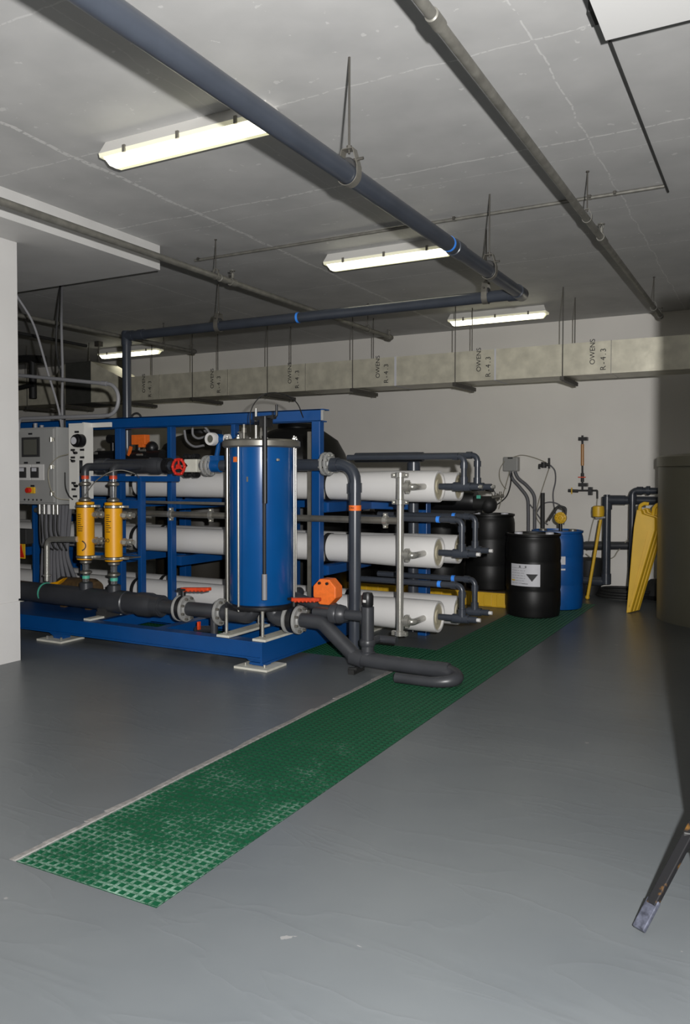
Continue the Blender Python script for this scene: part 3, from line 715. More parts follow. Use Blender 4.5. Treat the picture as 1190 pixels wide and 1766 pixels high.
# ------------------------------------------------------------------ feed header (upper) with hand wheel, flowmeter, elbow down
HY, HZ = 5.90, 1.60
t = thing('feed_pipe', 'dark grey pipe crossing below the top blue beam and dropping before the vessels', 'pipe', (-4.8, HY, HZ))
obj('end_cap', MB().lathe([(.0, -.03), (.06, -.03), (.078, -.01), (.078, .09), (.07, .1)], (-6.54, HY, HZ), (1,0,0), 24), m_pvcd, t)
obj('wide_run', MB().tube([(-6.5, HY, HZ), (-5.15, HY, HZ)], .070, n=24).lathe([(.08, 0), (.08, .12), (.07, .13)], (-5.95, HY, HZ), (1,0,0), 24), m_pvcd, t)
obj('reducer', MB().lathe([(.08, 0), (.08, .1), (.055, .16)], (-5.28, HY, HZ), (1,0,0), 24), m_pvcd, t)
obj('narrow_run', MB().tube([(-5.15, HY, HZ), (-3.36, HY, HZ)], .05, n=22), m_pvc, t)
obj('down_run', MB().tube([(-3.36, HY, HZ), (-3.085, HY, HZ), (-3.085, HY, .06)], .05, bend=.14, n=22), m_pvc, t)
obj('socket', MB().cyl((-3.33, HY, HZ), (-3.24, HY, HZ), .06, n=22), m_pvc, t)
obj('socket', MB().cyl((-3.085, HY, HZ-.23), (-3.085, HY, HZ-.15), .058, n=22), m_pvc, t)
obj('orange_band', MB().lathe([(.0505, -.022), (.052, -.022), (.052, .022), (.0505, .022)], (-3.085, HY, P(617,876,'y',HY).z), (0,0,1), 22), m_orange, t)
mk = text('band_mark', 'CONC', t, (-3.125, HY-.0535, P(617,876,'y',HY).z), .022, (PI/2, 0, 0), m_ink)
for px in (568, 561):
    f = obj('flange', MB().flange(P(px, 800, 'y', HY).xyz*1.0, (1,0,0), .098), m_flange, t); f.location.z += 0
    x = P(px, 800, 'y', HY).x
    obj('flange_bolts', MB().bolts((x, HY, P(px,800,'y',HY).z), (1,0,0), .078, 8, .05), m_steel, t)
for px in (357, 364):
    x = P(px, 803, 'y', HY).x
    obj('flange', MB().flange((x, HY, HZ), (1,0,0), .095), m_flange, t)
obj('flange_bolts', MB().bolts((P(360,803,'y',HY).x, HY, HZ), (1,0,0), .076, 8, .09), m_steel, t)
obj('coupling_band', MB().cyl((-5.10, HY, HZ), (-5.04, HY, HZ), .075, n=20), m_black, t)
obj('coupling_band', MB().cyl((-4.86, HY, HZ), (-4.82, HY, HZ), .075, n=20), m_black, t)
# hand wheel valve
xv = P(322, 803, 'y', 5.85).x
v = thing('wheel_valve', 'valve with a round red hand wheel on the feed pipe', 'valve', (xv, 5.85, HZ-.08))
obj('body', MB().lathe([(.05, -.06), (.062, -.05), (.07, 0), (.062, .05), (.05, .06)], (xv, HY-.01, HZ), (1,0,0), 20).cbox((xv, HY, HZ+.085), (.07, .07, .03)).cbox((xv, HY, HZ-.085), (.07, .07, .03)), m_black, v)
obj('gear_box', MB().cbox((xv+.06, 5.86, HZ), (.15, .07, .12)), m_foot, v, smooth=False, bevel=.01)
for dx, dz in ((0,.085), (.10,.085), (0,-.085), (.10,-.085)): obj('bolt', MB().cyl((xv+dx, 5.82, HZ+dz), (xv+dx, 5.90, HZ+dz), .024, n=6).cyl((xv+dx, 5.80, HZ+dz), (xv+dx, 5.83, HZ+dz), .012, n=6), m_black, v)
wx, wy = P(308, 805, 'y', 5.62).x, 5.62; wz = P(308, 805, 'y', 5.62).z
obj('stem', MB().cyl((wx, wy, wz), (xv-.03, 5.84, HZ), .012), m_steeld, v)
ringp = [(wx+.066*math.cos(a)*1.0, wy-.0*math.cos(a), wz+.066*math.sin(a)) for a in [2*PI*k/28 for k in range(28)]]
wh = MB().tube(ringp, .0125, closed=True, n=8)
for k in range(3):
    a = PI/2+2*PI*k/3; wh.cyl((wx, wy, wz), (wx+.06*math.cos(a), wy, wz+.06*math.sin(a)), .009, n=8)
wh.cyl((wx, wy-.015, wz), (wx, wy+.015, wz), .022)
for k in range(6):
    a = 2*PI*k/6; wh.sphere((wx+.068*math.cos(a), wy, wz+.068*math.sin(a)), .016, 8, 5)
obj('hand_wheel', wh, m_red, v)
# magnetic flowmeter
x0, y0 = P(365, 757, 'y', 5.86).x, 5.86; z0 = P(365, 757, 'y', 5.86).z
v = thing('flowmeter', 'blue flow transmitter with a round white rimmed window on the feed pipe', 'flowmeter', (x0, HY, HZ+.05))
cw = P(363, 757, 'y', 5.86)
obj('display_ring', MB().lathe([(.0, .0), (.034, .0), (.036, -.012), (.056, -.012), (.06, 0), (.06, .045), (.05, .05)], cw, (0,1,0), 28), m_white, v)
obj('window', MB().lathe([(0, -.001), (.034, -.001), (.034, .004)], cw+Vector((0,-.001,0)), (0,1,0), 24), m_glass, v)
obj('head', MB().cyl(cw+Vector((0,.03,0)), cw+Vector((.02,.13,0)), .05, n=20).cyl(cw+Vector((.03,.07,0)), cw+Vector((.12,.07,0)), .034, n=16), m_hblue, v)
obj('side_cap', MB().cyl(cw+Vector((.12,.07,0)), cw+Vector((.155,.07,0)), .044, n=20), m_white, v)
obj('neck', MB().cyl(cw+Vector((.03,.09,-.03)), (cw.x+.03, HY, HZ+.05), .022, n=14), m_hblue, v)
obj('body', MB().lathe([(.05, -.05), (.062, -.045), (.062, .045), (.05, .05)], (cw.x+.04, HY, HZ), (1,0,0), 22).cbox((cw.x+.04, HY, HZ+.06), (.10, .08, .06)), m_hblue, v)

# steel manifold
MY = 6.02; MX = P(690, 950, 'y', MY).x
t = thing('steel_manifold', 'polished steel upright pipe before the vessel ends with a long left branch', 'pipe', (MX, MY, .2))
obj('upright', MB().cyl((MX, MY, .20), (MX, MY, 1.53), .031, n=20), m_steel, t)
zb = P(640, 897, 'y', MY).z
obj('branch', MB().tube([(MX, MY, zb), (-7.0, MY, zb)], .028, n=18), m_steeld, t)
def grooved(c, ax, r, parent):
    c = Vector(c); a = Vector(ax); s_ = Vector((0,1,0)) if abs(a.z) > .5 else Vector((0,0,1))
    mb = MB().lathe([(r, -.022), (r*1.45, -.018), (r*1.45, .018), (r, .022)], c, ax, 18)
    s2 = Vector((1,0,0)) if abs(a.z) > .5 else Vector((0,0,1))
    for q in (-1, 1): mb.cbox(c+s2*q*r*1.6, (.035 if abs(a.z)>.5 else .03, .035, .035)); mb.cyl(c+s2*q*r*1.75-s_*.03*(abs(a.z)>.5)-Vector((0,.03,0))*(abs(a.z)<=.5), c+s2*q*r*1.75+s_*.03*(abs(a.z)>.5)+Vector((0,.03,0))*(abs(a.z)<=.5), .007, n=6)
    return obj('coupling', mb, m_steel, parent)
for z in (1.515, P(690,866,'y',MY).z, .215): grooved((MX, MY, z), (0,0,1), .031, t)
for px in (364, 295, 665, 200, 172): grooved((P(px, 893, 'y', MY).x, MY, zb), (1,0,0), .028, t)

# ------------------------------------------------------------------ lower feed line and filter housing
LY, LZ = 5.5, .352
t = thing('lower_pipe', 'thick dark grey pipe lying along the blue base in front of the yellow cylinders', 'pipe', (-5.6, LY, .2))
obj('wide_run', MB().tube([(-8.2, LY, LZ+.03), (-4.80, LY, LZ)], .096, n=28), m_pvcd, t)
obj('collar', MB().lathe([(.096, -.14), (.106, -.13), (.106, .13), (.096, .14)], (-5.35, LY, LZ), (1,0,0), 28), m_pvcd, t)
obj('reducer', MB().lathe([(.108, 0), (.108, .12), (.085, .2), (.085, .26)], (-5.05, LY, LZ), (1,0,0), 28), m_pvcd, t)
obj('teal_mark', MB().lathe([(.0965, -.008), (.0985, -.008), (.0985, .008), (.0965, .008)], (P(79,1020,'y',LY).x, LY, LZ+.018), (1,0,0), 28), m_teal, t)
obj('narrow_run', MB().tube([(-4.8, LY, LZ), (-4.12, LY, LZ)], .062, n=24).lathe([(.09, 0), (.09, .06)], (-4.86, LY, LZ), (1,0,0), 24), m_pvcd, t)
obj('bottom_elbow', MB().tube([(-4.12, LY, LZ), (-3.84, LY, LZ), (-3.84, LY, .46)], .072, bend=.1, n=24), m_pvcd, t)
for px in (311, 322, 381):
    x = P(px, 1050, 'y', LY).x; obj('flange', MB().flange((x, LY, LZ), (1,0,0), .115, .026), m_flange, t)
    obj('flange_bolts', MB().bolts((x+.012, LY, LZ), (1,0,0), .093, 8, .055), m_steeld, t)
for x in (-5.45, -6.9):
    obj('support_shoe', MB().box((x-.06, LY-.09, .21), (x+.06, LY+.09, .26)).prism([(x-.05, LY-.085, .25), (x+.05, LY-.085, .25), (x+.05, LY-.085, .29), (x-.05, LY-.085, .29)], (0, .17, 0)), m_darkbox, t, smooth=False)
    obj('shoe_plate', MB().box((x-.04, LY-.26, .207), (x+.04, LY+.24, .224)), m_foot, t, smooth=False)
def lever(name, label, x, zc, px0, px1, pyc, y, m=m_redo):
    v = thing('butterfly_valve', label, 'valve', (x, LY, zc-.1), 'butterfly valves with red levers')
    obj('disc_body', MB().cyl((x-.022, LY, zc), (x+.022, LY, zc), .108, n=28), m_black, v)
    obj('neck', MB().cyl((x, LY, zc+.1), (x, LY, zc+.165), .022).cbox((x, LY, zc+.165), (.09, .06, .02)), m_black, v)
    a = P(px0, pyc, 'y', y); b = P(px1, pyc, 'y', y)
    h = MB().obox(a, b, .05, .028); h.obox((x, LY, b.z if abs(b.x-x) < abs(a.x-x) else a.z), b if abs(b.x-x) < abs(a.x-x) else a, .05, .028)
    for k in range(6): h.obox(a.lerp(b, .1+.14*k)+Vector((0,0,-.012)), a.lerp(b, .16+.14*k)+Vector((0,0,-.012)), .052, .02)
    obj('lever', h, m, v, smooth=False, bevel=.006)
    return v
lever('a', 'butterfly valve with red lever left of the filter housing', P(316,1050,'y',LY).x, LZ, 314, 362, 1016, LY)
# filter housing
fx, fy = -3.74, 5.5
t = thing('filter_housing', 'tall blue cylindrical filter housing with a steel lid, standing on steel legs', 'filter housing', (fx, fy, .21))
obj('body', MB().lathe([(.255, .45), (.262, .46), (.262, 1.735)], (fx, fy, 0), (0,0,1), 56), m_hblue, t)
obj('lid', MB().lathe([(.2, 1.73), (.305, 1.735), (.318, 1.745), (.318, 1.785), (.30, 1.80), (.0, 1.812)], (fx, fy, 0), (0,0,1), 56), m_steeld, t)
obj('base_ring', MB().lathe([(.2, .43), (.29, .435), (.295, .445), (.295, .465), (.28, .475), (.2, .478)], (fx, fy, 0), (0,0,1), 56), m_black, t)
ca = math.atan2(-fy, -fx)
for ph in (-100, -40, 66, 98, 170, -160):
    a = ca+math.radians(ph); x, y = fx+.285*math.cos(a), fy+.285*math.sin(a)
    rd = obj('tie_rod', MB().cyl((x, y, .43), (x, y, 1.83), .0095, n=10), m_steel, t)
    obj('cap_nut', MB().cyl((x, y, 1.785), (x, y, 1.812), .018, n=6).sphere((x, y, 1.815), .012, 8, 6), m_steel, rd)
for x, y in ((-3.92, 5.26), (-3.57, 5.26), (-3.92, 5.72), (-3.57, 5.72)):
    obj('leg', MB().cyl((x, y, .225), (x, y, .44), .013, n=12).cbox((x, y, .237), (.04, .04, .012)), m_steel, t)
for x in (-3.92, -3.57): obj('leg_pad', MB().box((x-.062, 5.205, .208), (x+.062, 5.80, .228)), m_foot, t, smooth=False, bevel=.004)
a0 = ca-math.radians(58)
obj('red_label', MB().patch((fx, fy, 0), .262, ca-math.radians(59), ca-math.radians(45), P(408,797,'y',5.3).z, P(408,788,'y',5.3).z), m_orange, t)
obj('spec_plate', MB().patch((fx, fy, 0), .262, ca-math.radians(27), ca-math.radians(24), 1.46, 1.50), m_steeld, t)
tx, ty, tz = P(479,799,'y',5.24)
obj('small_knob', MB().cyl((tx, 5.255, P(472,793,'y',5.25).z), (tx, 5.235, P(472,793,'y',5.25).z), .01), m_steel, t)
# davit over the lid
dy = 5.17
dx = P(457, 800, 'y', dy).x
z1, z2, z3 = P(457,718,'y',dy).z, P(457,868,'y',dy).z, P(457,1035,'y',dy).z
t2 = thing('davit_pole', 'slim black davit pole in front of the blue filter housing', 'pole', (dx, dy, z3))
obj('thick_tube', MB().cyl((dx, dy, z2), (dx, dy, z1), .019, n=16), m_black, t2)
obj('lower_rod', MB().cyl((dx-.012, dy+.01, z3), (dx-.012, dy+.01, z2+.02), .013, n=12), m_rubber, t2)
obj('lower_sleeve', MB().cyl((dx-.012, dy+.01, z3), (dx-.012, dy+.01, z3+.2), .02, n=12), m_lcable, t2)
bx = P(446, 720, 'y', 5.3); 
obj('cross_block', MB().obox(P(440,722,'y',5.25), P(474,719,'y',5.18), .03, .03), m_black, t2, smooth=False)
obj('hook_rod', MB().tube([P(459,720,'y',5.18), P(477,719,'y',5.18), P(477,698,'y',5.18)], .010, bend=.02, n=10), m_black, t2)
obj('lift_screw', MB().cyl((fx, 5.42, 1.80), (fx, 5.42, P(446,704,'y',5.42).z), .011, n=10).cyl((fx+.05, 5.42, 1.80), (fx+.05, 5.42, 1.95), .006, n=8), m_steel, t2)
obj('clamp', MB().cbox((dx-.01, dy+.03, z1-.05), (.07, .08, .06)).obox((dx, dy+.03, z1-.05), (fx, 5.42, z1-.03), .03, .03), m_black, t2, smooth=False)
tag(obj('air_vent', MB().cyl((fx-.14, 5.45, 1.80), (fx-.14, 5.45, 1.93), .012).cyl((fx-.14, 5.45, 1.86), (fx-.14, 5.45, 1.90), .02).cyl((fx-.20, 5.45, 1.865), (fx-.12, 5.45, 1.865), .006), m_steeld), 'small vent fitting standing on the steel lid', 'fitting')
tag(obj('control_cable', MB().curve([P(432,745,'y',5.45), P(432,712,'y',5.45), P(443,690,'y',5.45), P(462,678,'y',5.5), P(490,680,'y',5.7), P(512,695,'y',5.9), P(523,720,'y',6.05)], .005, n=6), m_rubber), 'black cable arching over the filter housing to the blue frame', 'cable')

# outlet of the housing: valve, sloping pipe, floor pipe with open end
t = thing('drain_pipe', 'dark grey pipe sloping down to an open-ended U-bend on the green grating', 'pipe', (-2.9, LY, .01))
obj('top_elbow', MB().tube([(-3.62, LY, .46), (-3.62, LY, LZ), (-3.4, LY, LZ)], .068, bend=.1, n=24), m_pvcd, t)
RZ = .092
ry2 = P(727, 1174, 'z', .04).y; xe_ = P(675, 1172, 'z', .04).x; xu_ = P(802, 1168, 'z', .07).x-.05
obj('slope_run', MB().tube([(-3.42, LY, LZ), (-3.17, LY, LZ), (-2.86, LY, RZ+.01), (-2.6, LY, RZ)], .058, bend=.12, n=24), m_pvcd, t)
bp_ = MB(); PTS = [(-2.62, LY, RZ), (xu_-.16, LY, RZ-.006)]
for k in range(1, 12):
    a_ = PI*k/12; yc = (LY+ry2)/2; rr_ = (LY-ry2)/2
    PTS.append((xu_-.16+.16*math.sin(a_), yc+rr_*math.cos(a_), RZ-.006-(RZ-.046)*k/12))
PTS += [(xu_-.16, ry2, .040), (xe_, ry2, .039)]
obj('floor_run', bp_.tube(PTS, [.058, .058]+[.057-.0018*k for k in range(11)]+[.037, .037], n=24, hollow=True), m_pvcd, t)
obj('sleeve', MB().cyl((-2.90, LY, RZ+.02), (-2.80, LY, RZ), .066, n=24), m_pvcd, t)
obj('sleeve', MB().cyl((-2.20, LY, RZ-.004), (-2.10, LY, RZ-.006), .060, n=24), m_pvcd, t)
for px in (499, 516):
    x = P(px, 1070, 'y', LY).x; obj('flange', MB().flange((x, LY, LZ), (1,0,0), .115, .026), m_flange, t)
    obj('flange_bolts', MB().bolts((x+.012, LY, LZ), (1,0,0), .093, 8, .055), m_steeld, t)
obj('floor_clamp', MB().cbox((-2.84, 5.46, .018), (.05, .18, .036)).cyl((-2.87, 5.40, .03), (-2.80, 5.40, .04), .018, n=8), m_rubber, t, smooth=False)
lever('b', 'butterfly valve with red lever right of the filter housing', P(507,1070,'y',LY).x, LZ, 505, 552, 1034, LY-.02)
# relief branch
t = thing('relief_valve', 'dark grey upright relief valve with a black domed cap above the floor pipe', 'valve', (-2.775, LY+.02, .12))
ry = LY+.02
obj('body', MB().lathe([(.062, .12), (.062, .15), (.05, .16), (.05, .5), (.04, .505)], (-2.775, ry, 0), (0,0,1), 22).lathe([(.056, .2), (.062, .21), (.062, .24), (.056, .25)], (-2.775, ry, 0), (0,0,1), 22), m_pvcd, t)
obj('cap', MB().lathe([(.04, .505), (.046, .52), (.046, .585), (.036, .61), (0, .617)], (-2.775, ry, 0), (0,0,1), 20), m_black, t)
obj('white_mark', MB().patch((-2.775, ry, 0), .046, -2.0, -1.4, .54, .56), m_white, t)
obj('branch', MB().tube([(-3.25, ry, .425), (-2.775, ry, .425)], .04, n=20), m_pvcd, t)
obj('union_nut', MB().lathe([(.05, -.07), (.078, -.06), (.078, -.01), (.07, 0), (.078, .01), (.07, .05), (.05, .07)], (-3.03, ry, .425), (1,0,0), 12), m_pvcd, t)
obj('side_outlet', MB().tube([(-2.775, ry, .22), (-2.775, ry+.2, .22), (-2.62, ry+.2, .22)], .03, bend=.03, n=14), m_pvcd, t)
# orange actuator
t = thing('actuator', 'bright orange eight-sided valve actuator behind the red lever', 'actuator', (-3.14, 5.66, .45))
ac = P(559, 1021, 'y', 5.6); pts = []
for k in range(8):
    a = PI/8+2*PI*k/8; pts.append((ac.x+.118*math.cos(a)*.95, 5.6, ac.z+.112*math.sin(a)))
obj('case', MB().prism(pts, (0, .12, 0)), m_orange, t, smooth=False, bevel=.008)
obj('stem', MB().cyl((ac.x, 5.66, .44), (ac.x, 5.66, ac.z-.08), .028), m_black, t)
for dxx in (-.04, .03): obj('screw', MB().cyl((ac.x+dxx, 5.585, ac.z+.07), (ac.x+dxx, 5.61, ac.z+.07), .012, n=8), m_black, t)
obj('valve_body', MB().cyl((ac.x-.07, 5.66, .425), (ac.x+.07, 5.66, .425), .06, n=20).tube([(ac.x, 5.66, .425), (ac.x-.3, 5.66, .5), (ac.x-.45, 5.95, .5)], .045, bend=.06, n=16), m_pvcd, t)
# small lower drain with orange tag under the pipe
t = thing('drain_branch', 'small dark grey drain branch with an orange handle under the lower pipe', 'pipe', (-4.3, 5.5, .2))
xx = P(363,1070,'y',5.45).x
obj('drop', MB().cyl((xx, 5.5, LZ-.04), (xx, 5.5, .05), .033, n=16).tube([(xx, 5.5, .20), (xx-.25, 5.58, .16)], .03, n=14), m_pvcd, t)
obj('orange_handle', MB().cbox(P(343,1079,'y',5.42), (.02, .03, .07)), m_redo, t, smooth=False, bevel=.004)

# ------------------------------------------------------------------ yellow cylinders
def ycyl(pxc, ptop, pbot, half, y, label):
    c = P(pxc, (ptop+pbot)/2, 'y', y); zt = P(pxc, ptop, 'y', y).z; zb_ = P(pxc, pbot, 'y', y).z; r = half
    t = thing('yellow_cylinder', label, 'filter cylinder', (c.x, y, zb_), 'yellow cylinders in front of the frame')
    obj('shell', MB().lathe([(r*.8, 0), (r, .004), (r, zt-zb_-.004), (r*.8, zt-zb_)], (c.x, y, zb_), (0,0,1), 36), m_ycyl, t)
    H = zt-zb_
    for f in (.055, .925):
        b_ = obj('clamp_band', MB().lathe([(r+.0005, -.014), (r+.003, -.014), (r+.003, .014), (r+.0005, .014)], (c.x, y, zb_+H*f), (0,0,1), 36), m_black, t)
        obj('steel_strip', MB().lathe([(r+.003, -.007), (r+.0055, -.007), (r+.0055, .007), (r+.003, .007)], (c.x, y, zb_+H*f), (0,0,1), 36).cbox((c.x+r+.03, y+.03, zb_+H*f), (.07, .03, .02)), m_steel, b_)
    # clear tubes with unions
    u = obj('upper_tube', MB().cyl((c.x, y, zt), (c.x, y, 1.50), .030, n=18), m_clear, t)
    obj('upper_union', MB().lathe([(.03, -.02), (.055, -.012), (.055, .004), (.035, .02)], (c.x, y, zt+.02), (0,0,1), 20), m_steeld, t)
    obj('upper_union', MB().lathe([(.035, -.02), (.055, -.008), (.055, .008), (.035, .02)], (c.x, y, 1.43), (0,0,1), 20), m_steeld, t)
    obj('orange_ring', MB().lathe([(.033, -.016), (.036, -.016), (.036, .016), (.033, .016)], (c.x, y, 1.492), (0,0,1), 18), m_redo, t)
    obj('lower_tube', MB().cyl((c.x, y, .50), (c.x, y, zb_), .030, n=18), m_clear, t)
    obj('lower_union', MB().lathe([(.035, -.02), (.055, -.008), (.055, .008), (.035, .02)], (c.x, y, zb_-.02), (0,0,1), 20), m_steeld, t)
    obj('lower_union', MB().lathe([(.035, -.02), (.058, -.008), (.058, .008), (.035, .02)], (c.x, y, .60), (0,0,1), 20), m_steeld, t)
    obj('teal_ring', MB().lathe([(.032, -.014), (.035, -.014), (.035, .014), (.032, .014)], (c.x, y, .555), (0,0,1), 18), m_teal, t)
    obj('saddle_socket', MB().lathe([(.062, .40), (.062, .50), (.045, .51)], (c.x, y, 0), (0,0,1), 18), m_pvcd, t)
    obj('top_bend', MB().tube([(c.x, y, 1.49), (c.x, y, 1.59), (c.x, 5.9, 1.60)], .036, bend=.06, n=14), m_pvcd, t)
    # side fitting
    for z in (zb_+H*.78, zb_+H*.33):
        obj('side_fitting', MB().cyl((c.x+r*.9, y+.02, z), (c.x+r+.13, y+.04, z), .024, n=14).cyl((c.x+r+.02, y+.02, z), (c.x+r+.05, y+.03, z), .036, n=6).cyl((c.x+r+.08, y+.03, z), (c.x+r+.10, y+.035, z), .034, n=14), m_steel, t)
    return t, c.x, r, zb_, H
ya, cx1, r1, zb1, H1 = ycyl(147.5, 865, 965, .082, 5.5, 'left yellow cylinder, beside the bent steel pipe')
yb, cx2, r2, zb2, H2 = ycyl(196, 866, 968, .080, 5.5, 'right yellow cylinder, nearer to the blue front post')
for tt, x, r, z, H, sd in ((ya, cx1, r1, zb1, H1, 4), (yb, cx2, r2, zb2, H2, 9)):
    a = math.atan2(-5.5, -x); rnd = random.Random(sd); mb = MB()
    for k in range(9):
        s0 = a-.95; l = rnd.uniform(.35, .7); zz = z+H*(.78-.035*k)
        mb.patch((x, 5.5, 0), r, s0, s0+l, zz, zz+.006, .0012, 6)
    obj('small_print', mb, m_ink, tt)
a = math.atan2(-5.5, -cx1); mb = MB()
for k in range(12):
    an = -1.2+2.4*k/11; aa = a-.55+.55*math.cos(an); zz = zb1+H1*.25+.045*math.sin(an)
    mb.patch((cx1, 5.5, 0), r1, aa-.06, aa+.06, zz-.006, zz+.006, .0012, 2)
obj('round_emblem', mb, m_ink, ya)
text('print', 'GO', yb, (cx2-.045, 5.5-r2-.006, zb2+H2*.36), .05, (PI/2, 0, 0), m_ink)
# bent steel pipe
t = tag(obj('steel_pipe', MB().tube([P(134,930,'y',5.42), P(81,930,'y',5.42), P(81,1002,'y',5.42)], .027, bend=.07, n=18).lathe([(.028, -.01), (.042, -.006), (.042, .006), (.028, .01)], P(81,992,'y',5.42), (0,0,1), 18), m_steel), 'bent polished steel pipe left of the yellow cylinders', 'pipe')
tag(obj('yellow_bracket', MB().prism([P(82,1006,'y',5.62), P(99,1003,'y',5.62), P(110,997,'y',5.62), P(104,1003,'y',5.62), P(97,1010,'y',5.62), P(82,1011,'y',5.62)], (0,.05,0)), m_ycyl, smooth=False), 'yellow bracket lying against the lower pipe behind the bent steel pipe', 'bracket')
t = thing('wrapped_pump', 'brown wrapped pump casing behind the lower pipe and yellow cylinders', 'pump', (P(138,1005,'y',5.75).x, 5.75, .35))
c_ = P(135,1005,'y',5.75)
obj('casing', MB().lathe([(0,-.27), (.07,-.26), (.10,-.22), (.105,.2), (.08,.26), (0,.28)], (c_.x, 5.75, c_.z-.05), (1,0,0), 22), m_brown, t)
obj('shelf_bracket', MB().box((c_.x-.2, 5.70, .2), (c_.x-.14, 5.80, c_.z-.13)).box((c_.x+.14, 5.70, .2), (c_.x+.2, 5.80, c_.z-.13)), m_brown, t, smooth=False)

# ------------------------------------------------------------------ control cabinet
KY = 5.6
def kx(px): return P(px, 800, 'y', KY).x
def kz(py): return P(60, py, 'y', KY).z
t = thing('control_cabinet', 'grey steel control cabinet with a square screen and a red and yellow switch', 'cabinet', (-6.5, KY, kz(868)))
obj('body', MB().box((kx(22)-.02, KY+.03, kz(870)), (kx(94), KY+.27, kz(737))), m_cab, t, smooth=False, bevel=.006)
d = obj('door', MB().box((kx(22)-.02, KY, kz(866)), (kx(92), KY+.026, kz(740))), m_cab, t, smooth=False, bevel=.004)
obj('screen_frame', MB().box((kx(39), KY-.012, kz(788)), (kx(69.5), KY, kz(754))), m_darkbox, d, smooth=False, bevel=.003)
obj('screen', MB().box((kx(43), KY-.015, kz(784)), (kx(65), KY-.010, kz(758))), m_glass, d, smooth=False)
for a, b in ((33, 53), (55, 76)):
    obj('meter_plate', MB().box((kx(a), KY-.008, kz(828)), (kx(b), KY, kz(801))), m_white, d, smooth=False)
    q = (a+b)/2-.5 if a == 33 else (a+b)/2-4
    q = 40 if a == 33 else 61.5
    obj('meter', MB().box((kx(q-6.5), KY-.02, kz(824)), (kx(q+6.5), KY-.008, kz(806))), m_darkbox, d, smooth=False)
    obj('meter_window', MB().box((kx(q-3.8), KY-.023, kz(813)), (kx(q+3.8), KY-.019, kz(807))), m_tag, d, smooth=False)
for px, py in ((53, 748), (45, 798), (66, 798), (56, 838)):
    obj('name_plate', MB().box((kx(px-3.2), KY-.004, kz(py+1.5)), (kx(px+3.2), KY, kz(py-1.5))), m_ink, d, smooth=False)
sw = obj('switch_plate', MB().box((kx(48), KY-.018, kz(851)), (kx(61), KY, kz(840))), m_yellow, d, smooth=False, bevel=.004)
obj('rotary_knob', MB().cyl((kx(53.5), KY-.055, kz(845.5)), (kx(53.5), KY-.016, kz(845.5)), .026, n=20), m_red, d)
for px in (42.5, 49.5, 57, 63.5, 71): obj('indicator', MB().cyl((kx(px), KY-.008, kz(862)), (kx(px), KY, kz(862)), .009, n=12), m_darkbox, d)
for py in (759, 805, 850): obj('hinge', MB().cyl((kx(91), KY-.02, kz(py+4)), (kx(91), KY-.02, kz(py-4)), .014, n=10).box((kx(88), KY-.012, kz(py+3)), (kx(95), KY-.002, kz(py-3))), m_steel, t)
for i, px in enumerate((51, 59, 67, 75, 82)):
    x = kx(px); g_ = obj('cable_gland', MB().cyl((x, KY+.12, kz(870)-.10), (x, KY+.12, kz(868)), .018, n=10), m_steel if i != 2 else m_white, t)
    obj('black_lead', MB().curve([(x, KY+.12, kz(870)-.09), (x+.01, KY+.11, kz(870)-.28), (x+.02+.02*i, KY+.12, kz(870)-.42), (x+.1, KY+.14, kz(870)-.46)], .009, n=6), m_rubber, t)
obj('top_gland', MB().cyl((kx(45), KY+.12, kz(737)), (kx(45), KY+.12, kz(728)), .02).cyl((kx(56), KY+.12, kz(737)), (kx(56), KY+.12, kz(732)), .02), m_lcable, t)
# bundle of grey cables
k = 0
for i in range(9):
    a = P(72+6.2*i, 871, 'y', 5.80+.02*(i % 2)); b = P(76+5.2*i, 925, 'y', 5.80+.02*(i % 2)); c_ = P(74+4.6*i+(.35*i*i*.25), 960, 'y', 5.80); d_ = P(72+3.5*i+.52*i*i, 1008, 'y', 5.80)
    tag(obj('grey_cable', MB().curve([a, b, c_, d_], .020, n=8), m_cable), '%s grey cable from the left in the thick bundle below the control cabinet' % ('first','second','third','fourth','fifth','sixth','seventh','eighth','ninth')[i], 'cable', 'bundle of grey cables')
# junction and dark boxes far left
tag(obj('junction_box', MB().box((P(20,920,'y',6.0).x, 5.92, P(30,936,'y',6.0).z), (P(55,920,'y',6.0).x, 6.02, P(30,911,'y',6.0).z)), m_darkbox, smooth=False, bevel=.005), 'dark box below the control cabinet at the left edge', 'box')
q = thing('warning_sign', 'small yellow warning sign with a red symbol at the left edge', 'sign', P(33,962,'y',5.98))
a = P(22,962,'y',5.98); b = P(43,938,'y',5.98)
obj('plate', MB().box((a.x, 5.975, a.z), (b.x, 5.985, b.z)), m_yellow, q, smooth=False)
c_ = P(36,950,'y',5.97)
obj('red_symbol', MB().prism([(c_.x-.05, 5.972, c_.z-.07), (c_.x+.05, 5.972, c_.z-.07), (c_.x+.02, 5.972, c_.z), (c_.x, 5.972, c_.z+.08), (c_.x-.03, 5.972, c_.z+.01)], (0,.004,0)), m_red, q, smooth=False)
